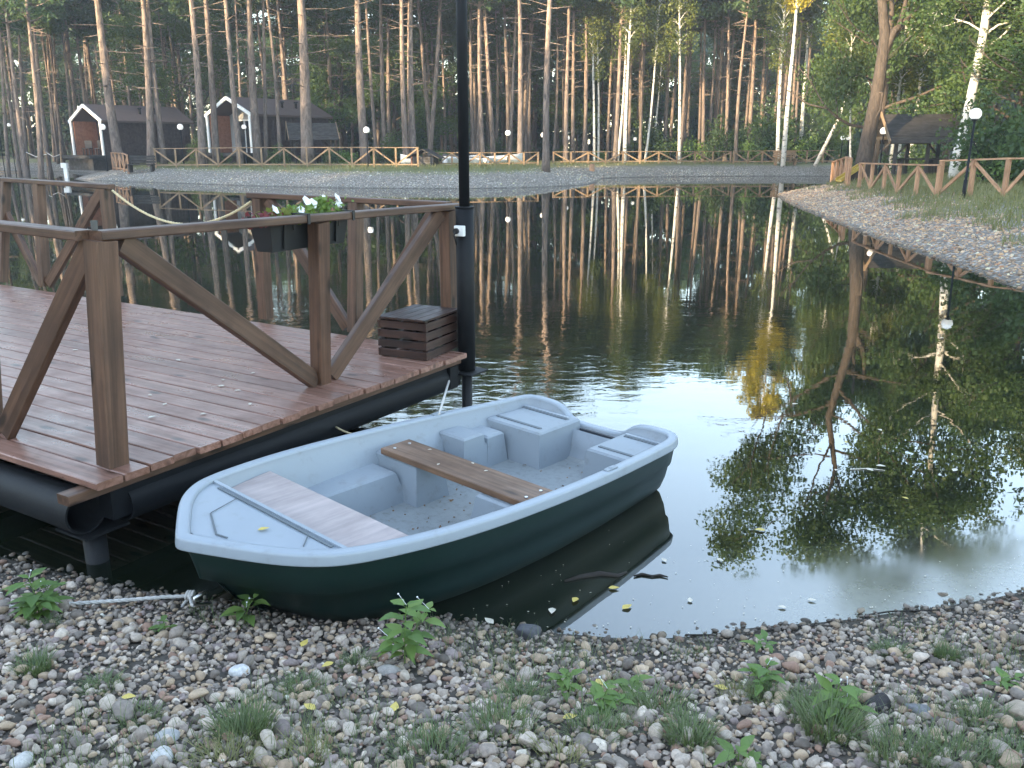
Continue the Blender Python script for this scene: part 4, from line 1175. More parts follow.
def pipe(P0, P1, r, name="float_pipe", mat=None):
    m = MB(); d = (P1 - P0) / np.linalg.norm(P1 - P0)
    m.tube([P0, P1], r, 28, False); m.tube([P1, P0], r * 0.9, 28, False)
    # ring at the open end
    s1 = np.cross(d, UP); s2 = np.cross(s1, d); vs = []; fs = []
    for k in range(28):
        a = 2 * math.pi * k / 28; q = math.cos(a) * s1 + math.sin(a) * s2; vs += [P0 + q * r, P0 + q * r * 0.9]
    for k in range(28): j = (k + 1) % 28; fs.append([2 * k, 2 * k + 1, 2 * j + 1, 2 * j])
    m.add(vs, fs); return m.build(name, mat or M['pipe'], dock, True)
PZ = 0.30
E0 = onz(86, 513, PZ)
pipe(E0, E0 + d2 * LW, 0.105)
E1 = E0 + d1 * 0.15 - d2 * 0.02
pipe(E1 + d1 * 0.02, E1 + d1 * (LB - 0.2), 0.10, "float_pipe", M['blackmetal'])
def pile(P, zt, name="pile", r=0.055):
    m = MB(); m.tube([(P[0], P[1], -1.0), (P[0], P[1], zt)], r, 14); o = m.build(name, M['pipe'], dock, True)
    m = MB(); rz = math.atan2(d1[1], d1[0]); m.box((P[0], P[1], zt + 0.006), (0.24, 0.24, 0.012), rz); m.build("pile_plate", M['pipe'], o, True)
q = onz(93, 526, 0.185); pile(q, 0.178)
Pq = aty(466.5, 352, Bc[1] + 0.10); pile(Pq, 0.325, "pile", 0.04)
for k in (2.2, 4.4): pile(E0 + d2 * k, 0.178)
# railing
posts = {'A': onz(113, 464, ZD), 'M': onz(321, 383, ZD), 'B': onz(450, 343, ZD), 'C': onz(266, 318, ZD), 'F': onz(355, 332, ZD),
         'D': onz(117, 296, ZD), 'L': onz(-9, 433, ZD), 'G': onz(45, 286, ZD), 'H': onz(2, 282, ZD)}
railA = aty(91, 231, posts['A'][1] - 0.02); railB = aty(458, 203.2, posts['B'][1]); railL = aty(-9, 220.4, posts['L'][1])
farB = aty(456, 202, posts['B'][1] + 0.06); farC = aty(250, 192.3, posts['C'][1]); farD = aty(110.5, 184.3, posts['D'][1]); farG = aty(45, 180.2, posts['G'][1])
railL = railL + (railL - railA) * 0.6; farL = farG + (farG - farD) * 0.9
tops = {}
def on_line(a, b, p):
    t = (p - a)[:2] @ (b - a)[:2] / ((b - a)[:2] @ (b - a)[:2]); return a + (b - a) * t
def at_px(a, b, px):
    lo, hi = 0.0, 1.0
    for _ in range(40):
        md = (lo + hi) / 2
        if topx(a + (b - a) * md)[0] < px: lo = md
        else: hi = md
    return a + (b - a) * lo
tops['A'] = railA + d1 * 0.04; tops['M'] = at_px(railA, railB, 318); tops['B'] = at_px(railA, railB, 447)
tops['C'] = farC + (farB - farC) * 0.05; tops['F'] = on_line(farC, farB, posts['F']); tops['D'] = farD + d2 * 0.09
tops['L'] = on_line(railA, railL, posts['L']); tops['G'] = on_line(farD, farL, posts['G']); tops['H'] = on_line(farD, farL, posts['H'])
mb = None
for k in posts:
    p, t = posts[k], tops[k].copy(); t[2] -= 0.045
    m = MB(); m.bar(p, t, 0.098 if k != 'A' else 0.11, 0.098 if k != 'A' else 0.11, d1, 0.006); m.build("post", M['rail'], dock, True)
def handrail(a, b, e0=0.0, e1=0.0):
    d = (b - a) / np.linalg.norm(b - a); m = MB()
    m.bar(a - d * e0 - UP * 0.0225, b + d * e1 - UP * 0.0225, 0.095, 0.045, (0, 0, 1), 0.006); m.build("handrail", M['rail'], dock, True)
handrail(railA + (railB - railA) / np.linalg.norm(railB - railA) * 0.02, railB, 0.0, 0.02)
handrail(railA - d1 * 0.0, railL, -0.055, 0)
handrail(farC, farB, 0.0, -0.06); handrail(farD, farL)
def brace(pb, pt, w=0.05, h=0.11, upv=None):
    m = MB(); m.bar(pb, pt, w, h, upv if upv is not None else UP, 0.006); m.build("brace", M['rail'], dock, True)
def toward(p, q, s): 
    v = q - p; v = v.copy(); v[2] = 0; return p + v / np.linalg.norm(v) * s
ub = np.array([0, 0, 1.0])
def brace_pp(kb, kt, off_b=0.10, off_t=0.09, side=0.0):
    b = toward(posts[kb], posts[kt], off_b) + UP * 0.03; t = tops[kt].copy(); t = toward(t, tops[kb], off_t); t[2] = tops[kt][2] - 0.06
    brace(b, t)
brace_pp('M', 'A', 0.06, 0.10); brace_pp('M', 'B', 0.09, 0.10); brace_pp('L', 'A', 0.14, 0.06)
brace_pp('F', 'C', 0.08, 0.10); brace_pp('F', 'B', 0.08, 0.12); brace_pp('G', 'D', 0.08, 0.06)
gH = onz(-30, 276, ZD); t = tops['H'] + d2 * 0.3; t[2] = tops['H'][2] - 0.06
brace(toward(posts['G'], posts['H'], 0.05) + UP * 0.03, t)

# tall lamp post on the dock corner
LPx = aty(466.5, 352, Bc[1] + 0.10); lp0 = np.array([LPx[0], LPx[1], 0.345])
tl = empty("lamp_post", tuple(lp0), "tall black lamp post with thick sleeve at the dock's far corner", "lamp post")
def zat(py, P): return aty(466, py, P[1])[2]
zs_top = zat(208, lp0)
m = MB(); m.tube([lp0 * [1, 1, 0] + UP * 0.345, lp0 * [1, 1, 0] + UP * zs_top], 0.066, 20); m.tube([lp0 * [1, 1, 0] + UP * (zs_top), lp0 * [1, 1, 0] + UP * (zs_top + 0.012)], 0.07, 20); m.build("sleeve", M['blackmetal'], tl, True)
m = MB(); m.tube([lp0 * [1, 1, 0] + UP * zs_top, lp0 * [1, 1, 0] + UP * 3.9], 0.0385, 20); m.build("pole", M['blackmetal'], tl, True)
m = MB(); m.sphere(tuple(lp0 * [1, 1, 0] + UP * 4.03), 0.15); m.build("globe", M['globe'], tl, True)
fwd = -lp0 * [1, 1, 0]; fwd /= np.linalg.norm(fwd); sd = np.cross(UP, fwd); fo = fwd * 0.85 - sd * 0.45; fo /= np.linalg.norm(fo); so = np.cross(UP, fo)
sc_ = lp0 * [1, 1, 0] + UP * zat(230, lp0) + fo * 0.078
m = MB(); m.bar(sc_ - so * 0.036, sc_ + so * 0.036, 0.04, 0.075, (0, 0, 1), 0.006); so_ = m.build("socket", M['white'], tl, True)
m = MB(); m.tube([sc_ - so * 0.014 + fo * 0.018, sc_ - so * 0.014 + fo * 0.045], 0.021, 14); m.tube([sc_ - so * 0.014 + fo * 0.04, sc_ - so * 0.02 + fo * 0.05 - UP * 0.03, sc_ - so * 0.02 + fo * 0.015 - UP * 0.10], 0.006, 6); m.build("plug", M['blackplastic'], so_, True)

# crate
ca, cb, cc = onz(427, 361.5, ZD), onz(388.5, 352, ZD), onz(461, 347, ZD)
ex = (cc - ca); Lx = np.linalg.norm(ex); ex /= Lx; ey = np.array([-ex[1], ex[0], 0]); Ly = abs((cb - ca) @ ey); HC = 0.30
cr = empty("crate", (ca[0], ca[1], ZD), "dark brown slatted wooden crate upside down on the dock by the lamp post", "crate")
def CP(x, y, z): return ca * [1, 1, 0] + ex * x + ey * y + UP * (ZD + z)
n = 4; hs = (HC - 0.02) / n
for nm, a_, b_, in (("front", (0, 0), (Lx, 0)), ("back", (0, Ly), (Lx, Ly)), ("side", (0, 0), (0, Ly)), ("side", (Lx, 0), (Lx, Ly))):
    m = MB(); 
    dy = 0.008 if nm in ("front",) else (-0.008 if nm == "back" else 0); dx = 0.0
    for k in range(n):
        z = hs * (k + 0.5); A_ = CP(a_[0], a_[1], z); B_ = CP(b_[0], b_[1], z)
        if nm in ("front", "back"): m.bar(A_ + ey * dy, B_ + ey * dy, 0.014, hs - 0.014, (0, 0, 1), 0.002)
        else:
            s_ = 0.008 if a_[0] == 0 else -0.008
            m.bar(A_ + ex * s_ + ey * 0.017, B_ + ex * s_ - ey * 0.017, 0.014, hs - 0.014, (0, 0, 1), 0.002)
    m.build("slatted_side", M['crate'], cr, True)
m = MB()
for k in range(5): m.bar(CP(-0.012, Ly * (k + 0.5) / 5, HC - 0.008), CP(Lx + 0.012, Ly * (k + 0.5) / 5, HC - 0.008), Ly / 5 - 0.004, 0.016, (0, 0, 1), 0.002)
m.build("top_panel", M['crate'], cr, True)
for x in (0.035, Lx - 0.035):
    for y in (0.03, Ly - 0.03):
        m = MB(); m.bar(CP(x, y, 0.0), CP(x, y, HC - 0.018), 0.03, 0.03, ex); m.build("corner_post", M['crate'], cr, True)

# planter hung inside the railing
rd = (railB - railA) * [1, 1, 0]; rd /= np.linalg.norm(rd); rn = np.array([-rd[1], rd[0], 0])
pl0 = at_px(railA, railB, 277); pl1 = at_px(railA, railB, 357); ZO = (pl0[2] + pl1[2]) / 2 - 1.63
cpl = (pl0 + pl1) / 2 + rn * 0.15; Lp = np.linalg.norm(pl1 - pl0) * 0.98
pt_ = empty("planter_box", (cpl[0], cpl[1], 1.42 + ZO), "long black planter trough hooked inside the dock's handrail", "planter")
def PP(x, y, z): return cpl * [1, 1, 0] + rd * x + rn * y + UP * (z + ZO)
m = MB(); vs = []
for z, lx, wy in ((1.425, Lp / 2 - 0.03, 0.06), (1.60, Lp / 2, 0.085), (1.60, Lp / 2 - 0.012, 0.073), (1.56, Lp / 2 - 0.015, 0.07)):
    for sx, sy_ in ((-1, -1), (1, -1), (1, 1), (-1, 1)): vs.append(PP(sx * lx, sy_ * wy, z))
fs = [[3, 2, 1, 0]]
for r_ in range(3):
    for k in range(4): j = (k + 1) % 4; fs.append([r_ * 4 + k, r_ * 4 + j, r_ * 4 + 4 + j, r_ * 4 + 4 + k])
m.add(vs, fs)
for x in (-0.33, 0.0, 0.33): m.bar(PP(x * Lp, -0.075, 1.44), PP(x * Lp, -0.088, 1.59), 0.02, 0.012, rn)
m.build("trough", M['blackplastic'], pt_, True)
m = MB(); m.add([PP(-Lp / 2 + .016, -.069, 1.565), PP(Lp / 2 - .016, -.069, 1.565), PP(Lp / 2 - .016, .069, 1.565), PP(-Lp / 2 + .016, .069, 1.565)], [[0, 1, 2, 3]]); m.build("soil", M['soil'], pt_, True)
for px in (302, 347):
    q = at_px(railA, railB, px); m = MB(); o_ = q * [1, 1, 0] + UP * (q[2] - 1.63)
    m.bar(o_ - rn * 0.051 + UP * 1.578, o_ - rn * 0.051 + UP * 1.637, 0.022, 0.006, rn); m.bar(o_ - rn * 0.054 + UP * 1.637, o_ + rn * 0.075 + UP * 1.637, 0.022, 0.006); m.bar(o_ + rn * 0.064 + UP * 1.54, o_ + rn * 0.064 + UP * 1.634, 0.022, 0.006, rn)
    m.build("hook", M['blackplastic'], pt_, True)
def flower(m, c, r, nrm):
    nrm = np.array(nrm, float); nrm /= np.linalg.norm(nrm); a = np.cross(nrm, [0.3, 0.2, 0.9]); a /= np.linalg.norm(a); b = np.cross(nrm, a)
    vs = [c - nrm * r * 0.7]; k = 10
    for i in range(k):
        t = 2 * math.pi * i / k; rr = r * (1.0 if i % 2 == 0 else 0.82); vs.append(c + (a * math.cos(t) + b * math.sin(t)) * rr + nrm * random.uniform(-0.1, 0.1) * r)
    for i in range(k):
        t = 2 * math.pi * i / k; vs.append(c - nrm * r * 0.3 + (a * math.cos(t) + b * math.sin(t)) * r * 0.3)
    fs = []
    for i in range(k): j = (i + 1) % k; fs += [[1 + i, 1 + j, 11 + j, 11 + i], [11 + i, 11 + j, 0]]
    m.add(vs, fs, None, None, 0, True)
def potted(name, x, hgt, spread, nl, flw, label, leafm, petal, seed, lsz=0.035):
    rnd = np.random.default_rng(seed)
    r = empty(name, tuple(PP(x, 0, 1.565)), label, "flower")
    m = MB(); 
    for k in range(7):
        e = np.array([rnd.normal() * spread * 0.8, rnd.normal() * 0.05, hgt * rnd.uniform(0.5, 1.0)])
        m.tube([PP(x, 0, 1.56), PP(x + e[0] * 0.5, e[1] * 0.5, 1.565 + e[2] * 0.6), PP(x + e[0], e[1], 1.565 + e[2])], [0.004, 0.003, 0.002], 4, False)
    m.build("stem", M['weed'], r, True)
    C = np.stack([rnd.normal(size=nl) * spread, rnd.normal(size=nl) * 0.05, rnd.uniform(0.0, hgt, nl)], 1)
    Cw = np.array([PP(x + c[0], c[1], 1.57 + c[2]) for c in C]) - rootloc(r)
    V, F = leaf_quads(Cw, lsz, rnd, 0.6, 0, 0.2); o = np_mesh("foliage", V, F, leafm, np.repeat(rnd.uniform(0, 1, nl), 4), r)
    for fx, fy, fz, fr in flw:
        m = MB(); c = PP(x + fx, fy, 1.57 + fz); flower(m, c, fr, -rn * 0.8 + rd * random.uniform(-0.5, 0.5) + UP * 0.5); m.build("flower", petal, r, True)
potted("petunia", Lp * 0.30, 0.14, 0.055, 260, [(0.075, -0.06, 0.14, 0.034), (0.078, -0.06, 0.10, 0.03), (-0.035, -0.04, 0.15, 0.015)], "lush light green petunia with a white bloom in the black planter", M['weed'], M['petal'], 5)
potted("petunia", Lp * 0.02, 0.11, 0.055, 140, [(-0.015, -0.06, 0.135, 0.036), (0.03, -0.06, 0.115, 0.036), (-0.06, -0.05, 0.085, 0.026)], "petunia with a pair of white blooms in the middle of the black planter", M['weed'], M['petal'], 6)
potted("petunia", -Lp * 0.26, 0.10, 0.06, 120, [(-0.09, -0.06, 0.10, 0.032)], "petunia with yellowing leaves and one white bloom in the black planter", M['birchleaf'], M['petal'], 7)
potted("red_leaved_plant", -Lp * 0.47, 0.08, 0.05, 60, [(-0.02, -0.05, 0.07, 0.02)], "dark red leaved plant at the end of the black planter", M['petalred'], M['petalred'], 8)
# cup on the rail corner
cq = railA + d1 * 0.02 + rn * 0.0
cu = empty("cup", (cq[0], cq[1], cq[2]), "small clear plastic cup standing on the dock's near handrail corner", "cup")
m = MB(); m.tube([(0, 0, 0.001), (0, 0, 0.006)], 0.012, 14); m.tube([(0, 0, 0.005), (0, 0, 0.045)], [0.013, 0.017], 14, False); m.tube([(0, 0, 0.045), (0, 0, 0.005)], [0.015, 0.011], 14, False); m.build("cup_body", M['ceramic'], cu)

# ropes
def catenary(a, b, sag, n=16):
    return [a + (b - a) * t + np.array([0, 0, -sag * 4 * t * (1 - t)]) for t in np.linspace(0, 1, n)]
def rope_thing(name, pts, r, mat, label, twist=True):
    e = empty(name, tuple(pts[0]), label, "rope"); pts = [np.array(p, float) for p in pts]
    if twist:                                                # three laid strands
        P = np.array(pts); L = np.concatenate([[0], np.cumsum(np.linalg.norm(np.diff(P, axis=0), axis=1))])
        n = max(12, int(L[-1] / (r * 1.0))); s_ = np.linspace(0, L[-1], n); Q = np.stack([np.interp(s_, L, P[:, k]) for k in range(3)], 1)
        T = np.gradient(Q, axis=0); T /= np.linalg.norm(T, axis=1)[:, None]
        a = np.cross(T, UP); a /= np.linalg.norm(a, axis=1)[:, None]; b = np.cross(T, a)
        m = MB()
        for k in range(3):
            ph = 2 * math.pi * k / 3 + s_ / (r * 1.7)
            m.tube(Q + (a * np.cos(ph)[:, None] + b * np.sin(ph)[:, None]) * r * 0.5, r * 0.56, 6)
        m.build("rope_strand", mat, e, True)
    else:
        m = MB(); m.tube(pts, r, 6); m.build("rope_strand", mat, e, True)
    return e
q0 = farD - UP * 0.06 - d2 * 0.02; q1 = farC - UP * 0.08
rope_thing("barrier_rope", catenary(q0, q1, 0.26), 0.012, M['ropey'], "yellowed rope hung across the gap in the dock's far railing", True)

# ------------------------------------------------------------------ boat
bf = np.array([-.685, -.728]); bf /= np.linalg.norm(bf); BM = np.array([0.52, 5.245]) - bf * 0.06
boat = empty("rowing_boat", (BM[0], BM[1], 0.0), "grey open rowing boat with dark green hull moored beside the dock", "boat")
boat.rotation_euler = (R(-1.0), 0, math.atan2(bf[1], bf[0]) + R(1.0))
LBT = 2.85
wa = [0, .08, .2, .5, .8, 1.2, 1.6, 1.9, 2.15, 2.35, 2.46, 2.53, 2.6, 2.665, 2.72, 2.765, 2.81, 2.835, 2.85]
ww = [.615, .632, .645, .668, .69, .705, .70, .68, .64, .59, .545, .495, .425, .335, .24, .16, .078, .03, 0]
def zr(a): return 0.345 + 0.03 * a + 0.0065 * a * a
def hw(a): return np.interp(a, wa, ww)
half = [(0, 0.0, 0.262), (0, .10, 0.262), (0, .17, 0.262), (0.0, .20, 0.266), (0, .235, 0.295), (0, .27, 0.335), (0, .30, 0.352), (0, .36, .358), (0, .45, .36), (0.0, .53, .36), (0.012, .58, .358), (0.04, .615, .355)]
for a in list(np.linspace(0.1, 2.3, 30)) + list(np.linspace(2.34, 2.8, 16)) + [2.815, 2.828, 2.838, 2.85]:
    half.append((a, hw(a), zr(a)))
path = np.array(half + [(a, -b, z) for a, b, z in half[::-1][1:-1]])
for _ in range(2): path[1:-1] = 0.25 * path[:-2] + 0.5 * path[1:-1] + 0.25 * path[2:]
NP = len(path)
tn = np.roll(path, -1, 0) - np.roll(path, 1, 0); tn[:, 2] = 0; tn /= np.linalg.norm(tn, axis=1)[:, None]
inn = np.stack([tn[:, 1], -tn[:, 0], 0 * tn[:, 0]], 1)
for _ in range(3):
    inn = 0.25 * np.roll(inn, 1, 0) + 0.5 * inn + 0.25 * np.roll(inn, -1, 0); inn /= np.linalg.norm(inn, axis=1)[:, None]
def ring(off, dz=None, z=None, rake=0.0):
    o = off * (1 + rake * np.clip(path[:, 0] / LBT, 0, 1) ** 5) if rake else off * np.ones(NP)
    P = path + inn * o[:, None]
    P[:, 2] = path[:, 2] + dz if z is None else z
    return P
def loft(name, rings, mat, cap=False, parent=boat, smooth=True):
    m = MB(); vs = np.concatenate(rings); fs = []
    for r_ in range(len(rings) - 1):
        for k in range(NP): j = (k + 1) % NP; fs.append([r_ * NP + k, r_ * NP + j, (r_ + 1) * NP + j, (r_ + 1) * NP + k])
    m.add(vs, fs, None, 0.5, 0, smooth)
    if cap:
        o = (len(rings) - 1) * NP
        for k in range(1, NP // 2):                              # floor strips across the boat
            a0, a1, b0, b1 = o + k, o + k + 1, o + (NP - k) % NP, o + (NP - k - 1) % NP
            if len({a0, a1, b0, b1}) < 3: continue
            m.f.append([a0, a1, b1, b0] if a1 != b1 else [a0, a1, b0]); m.m.append(0); m.sm.append(False)
    return m.build(name, mat, parent)
loft("gunwale", [ring(0.03, -0.052), ring(0.002, -0.052), ring(-0.004, -0.049), ring(-0.004, -0.043), ring(0.0, -0.012), ring(0.0015, -0.005), ring(0.007, 0.0), ring(0.014, 0.0015), ring(0.044, 0.0015), ring(0.052, 0.0), ring(0.057, -0.006), ring(0.058, -0.014), ring(0.059, -0.04)], M['boatrim'])
FLZ = 0.075
loft("inner_liner", [ring(0.058, -0.012), ring(0.064, -0.04), ring(0.15, z=0.25, rake=0.8), ring(0.175, z=0.13, rake=0.8), ring(0.20, z=FLZ + 0.012, rake=0.8)], M['boat'])
loft("floor", [ring(0.20, z=FLZ + 0.012, rake=0.8), ring(0.235, z=FLZ, rake=0.8)], M['boatfloor'], True)
def hz(fr): return path[:, 2] * fr
def hring(off, fr=None, z=None, rake=1.6):
    P = ring(off, 0, None, rake)
    P[:, 2] = (path[:, 2] - 0.05) * fr if fr is not None else z
    return P
loft("hull", [hring(0.012, 1.0), hring(0.02, 0.86), hring(0.03, 0.62), hring(0.044, 0.58, rake=2.0), hring(0.06, 0.32, rake=2.6), hring(0.085, z=0.03, rake=3.2), hring(0.16, z=-0.05, rake=2.6), hring(0.4, z=-0.10, rake=0.2)], M['hull'], True)
# foredeck
def inner_w(a, off): return max(0.02, hw(a) - off)
m = MB(); aa = [2.40, 2.46, 2.52, 2.58, 2.64, 2.70, 2.74, 2.765]
wi = [max(0.02, np.interp(a + 0.045, wa, ww) - 0.035) for a in aa]
poly = [(a, w) for a, w in zip(aa, wi)] + [(a, -w) for a, w in list(zip(aa, wi))[::-1]]
poly = poly[::-1]
fdz = lambda p: zr(p[0]) - 0.018 + 0.006 * (1 - (p[1] / 0.6) ** 2)
m.prism(poly, lambda p: fdz(p) - 0.03, fdz); fd = m.build("foredeck", M['boatrim'], boat)
m = MB()
m.box((2.392, 0, zr(2.39) - 0.02), (0.018, 1.02, 0.03), 0, 0.004); m.build("deck_edge", M['boatrim'], fd)
m = MB()
def strip(m, pts, w, dz=0.003):
    for a, b in zip(pts[:-1], pts[1:]):
        m.bar((a[0], a[1], fdz(a) + dz), (b[0], b[1], fdz(b) + dz), w, 0.003)
strip(m, [(2.418, -0.43), (2.418, 0.0), (2.418, 0.45)], 0.014)
strip(m, [(2.43, -0.25), (2.60, -0.17)], 0.003); strip(m, [(2.605, -0.165), (2.70, 0.05), (2.685, 0.11)], 0.008); strip(m, [(2.43, 0.30), (2.50, 0.37)], 0.004)
m.build("hatch_groove", M['groove'], fd)
# bow seat
m = MB(); aa = np.linspace(2.06, 2.387, 8); poly = [(a, inner_w(a, 0.092)) for a in aa] + [(a, -inner_w(a, 0.092)) for a in aa[::-1]]
m.prism(poly[::-1], 0.372, 0.386); m.build("bow_seat", M['ply'], boat)
def tbox(name, a0, a1, b0, b1, z1, mat=M['boat'], taper=0.02, parent=boat, z0=FLZ - 0.01):
    m = MB(); vs = []; ch = 0.012
    for z, e in ((z0, taper), (z1 - ch, 0.0), (z1, -ch)):
        e2 = e if z < z1 else -ch
        s_ = taper if z == z0 else (0 if z < z1 else -ch)
        lim = (lambda a: hw(min(a, 2.2)) - 0.24) if z == z0 else (lambda a: hw(min(a, 2.2)) - 0.12)
        cl = lambda a, b: (a, max(-lim(a), min(lim(a), b)), z)
        vs += [cl(a0 - s_, b0 - s_), cl(a1 + s_, b0 - s_), cl(a1 + s_, b1 + s_), cl(a0 - s_, b1 + s_)]
    fs = [[0, 3, 2, 1], [8, 9, 10, 11]]
    for r_ in range(2):
        for k in range(4): j = (k + 1) % 4; fs.append([r_ * 4 + k, r_ * 4 + j, r_ * 4 + 4 + j, r_ * 4 + 4 + k])
    m.add(vs, fs, None, 0.5); return m.build(name, mat, parent)
tbox("side_ledge", 1.40, 2.09, -0.64, -0.36, 0.250, taper=0.05); tbox("side_ledge", 1.40, 2.09, 0.38, 0.64, 0.250, taper=0.05)
tbox("seat_pedestal", 1.17, 1.36, -0.66, -0.235, 0.300, taper=0.03); tbox("seat_pedestal", 1.15, 1.40, 0.26, 0.66, 0.300, taper=0.035)
for s_ in (-1,):
    b0, b1 = sorted((s_ * 0.60, s_ * 0.36))
    tbox("side_block", 0.70, 0.87, b0, b1, 0.30); tbox("side_block", 0.52, 0.665, b0, b1, 0.265); tbox("side_block", 0.655, 0.71, b0, b1, 0.225)
def locker(b0, b1, a0=0.075, a1=0.475):
    o = tbox("stern_locker", a0, a1, b0, b1, 0.30)
    for a in (a0 + 0.07, a1 - 0.075):
        m = MB(); m.box((a, (b0 + b1) / 2, 0.302), (0.022, (b1 - b0) * 0.78, 0.006)); m.build("lid_groove", M['groove'], o)
    m = MB(); m.box((a0 + 0.055, (b0 + b1) / 2, 0.307), (0.016, (b1 - b0) * 0.8, 0.012), 0, 0.003); m.build("lid_hinge", M['boatrim'], o)
tbox("bulkhead", 2.085, 2.115, -0.62, 0.62, 0.370)
locker(-0.585, -0.105); locker(0.255, 0.59)
m = MB(); m.box((0.092, 0.07, 0.175), (0.02, 0.31, 0.15), 0, 0.004); m.build("motor_pad", M['motorpad'], boat)
m = MB(); m.bar((1.265, -0.52, 0.320), (1.265, 0.585, 0.320), 0.215, 0.036, (0, 0, 1), 0.004); pk = m.build("plank_seat", M['bench'], boat)
for a, b in ((1.21, -0.46), (1.32, -0.46), (1.21, 0.53), (1.32, 0.53)):
    m = MB(); m.tube([(a, b, 0.337), (a, b, 0.343)], 0.009, 8); m.build("bolt", M['steel'], pk)
for a, s_ in ((0.80, 1), (0.80, -1)):
    m = MB(); m.box((a, s_ * (hw(a) - 0.03), zr(a) + 0.006), (0.09, 0.032, 0.008), 0, 0.002); m.tube([(a, s_ * (hw(a) - 0.03), zr(a)), (a, s_ * (hw(a) - 0.03), zr(a) + 0.014)], 0.011, 8); m.build("rowlock_socket", M['boat'], boat)
m = MB(); m.tube([(2.74, 0.0, 0.20), (2.795, 0, 0.19), (2.80, 0, 0.16), (2.73, 0, 0.14)], 0.007, 8); m.build("bow_eye", M['steel'], boat)
bpy.context.view_layer.update()
def boat_pt(a, b, z): return np.array(boat.matrix_world @ Vector((a, b, z)))
# leaf litter and dirt lying in the boat
rl = np.random.default_rng(3)
n = 170; Ca = np.stack([rl.uniform(0.12, 1.95, n), rl.uniform(-0.36, 0.5, n), np.full(n, FLZ + 0.006)], 1)
V, F = leaf_quads(Ca, 0.018, rl, 0.6, 0, 0.95); o = np_mesh("leaf_litter", V, F, M['leafbrown'], None)
o.matrix_world = boat.matrix_world.copy(); tag(o, "small brown leaf bits strewn over the grey boat's floor", "leaf litter", None, "stuff")

# mooring lines
bow = boat_pt(2.80, 0, 0.16)
k0 = onz(190, 596, 0.07)
gx0 = onz(-60, 611, 0.16)
pts = [gx0] + [onz(p, y, z) for p, y, z in ((0, 607, 0.13), (60, 604.5, 0.115), (120, 600.5, 0.10), (165, 597, 0.085))] + [k0, (k0 + bow) / 2 + np.array([0, 0, -0.02]), bow]
mr = rope_thing("mooring_rope", pts, 0.0085, M['rope'], "thick white twisted mooring rope running over the gravel to the bow")
m = MB()
for k in range(3):
    a = np.linspace(0, 6.28, 12); c = k0 + np.array([0.012 * (k - 1), 0, 0.004]); m.tube([c + np.array([0.004 * math.sin(t), 0.017 * math.cos(t), 0.017 * math.sin(t)]) for t in a], 0.007, 6, False)
m.tube([k0, k0 + np.array([-0.025, -0.02, -0.03]), k0 + np.array([-0.03, -0.05, -0.045])], 0.007, 6)
m.build("knot", M['rope'], mr, True)
rope_thing("stern_line", [onz(449, 381, 0.36), boat_pt(0.81, -0.64, 0.38)], 0.008, M['rope'], "short white line from the dock's corner down to the boat's rim", False)
rope_thing("side_line", catenary(onz(336, 427, 0.30), boat_pt(1.27, -0.70, 0.36), 0.03), 0.006, M['ropey'], "thin pale line from the dock's edge to the middle of the boat", False)

# ------------------------------------------------------------------ gravel of the near shore
def icosphere(sub):
    t = (1 + 5 ** 0.5) / 2
    V = [np.array(v, float) for v in [(-1, t, 0), (1, t, 0), (-1, -t, 0), (1, -t, 0), (0, -1, t), (0, 1, t), (0, -1, -t), (0, 1, -t), (t, 0, -1), (t, 0, 1), (-t, 0, -1), (-t, 0, 1)]]
    V = [v / np.linalg.norm(v) for v in V]
    F = [(0, 11, 5), (0, 5, 1), (0, 1, 7), (0, 7, 10), (0, 10, 11), (1, 5, 9), (5, 11, 4), (11, 10, 2), (10, 7, 6), (7, 1, 8), (3, 9, 4), (3, 4, 2), (3, 2, 6), (3, 6, 8), (3, 8, 9), (4, 9, 5), (2, 4, 11), (6, 2, 10), (8, 6, 7), (9, 8, 1)]
    for _ in range(sub):
        mid = {}; NF = []
        def md(a, b):
            k = (min(a, b), max(a, b))
            if k not in mid: v = V[a] + V[b]; V.append(v / np.linalg.norm(v)); mid[k] = len(V) - 1
            return mid[k]
        for a, b, c in F:
            x, y, z = md(a, b), md(b, c), md(c, a); NF += [(a, x, z), (b, y, x), (c, z, y), (x, y, z)]
        F = NF
    return np.array(V), np.array(F)
def stone_shapes(sub, n, seed):
    V, F = icosphere(sub); rnd = np.random.default_rng(seed); out = []
    for k in range(n):
        W = V.copy()
        for _ in range(8):                                   # flattened facets and lumps
            d = rnd.normal(size=3); d /= np.linalg.norm(d); h = rnd.uniform(0.48, 0.86); dt = W @ d
            W -= np.clip(dt - h, 0, None)[:, None] * d * rnd.uniform(0.6, 0.95)
        ph = rnd.uniform(0, 6, 3); W *= (1 + 0.09 * np.sin(W[:, [1]] * 2.6 + ph[0]) + 0.07 * np.sin(W[:, [2]] * 3.3 + ph[1] + W[:, [0]] * 2))
        W *= np.array([1.0, rnd.uniform(0.62, 0.95), rnd.uniform(0.42, 0.72)])
        out.append(W)
    return out, F
PAL = np.array([(0.235, 0.22, 0.215), (0.30, 0.285, 0.275), (0.37, 0.355, 0.34), (0.30, 0.255, 0.205), (0.36, 0.31, 0.25), (0.23, 0.165, 0.14), (0.125, 0.118, 0.115), (0.17, 0.165, 0.165), (0.52, 0.50, 0.48), (0.44, 0.42, 0.405), (0.215, 0.195, 0.21)])
PWT = np.array([17, 17, 13, 14, 11, 7, 8, 10, 1.5, 6, 8.0]); PWT /= PWT.sum()
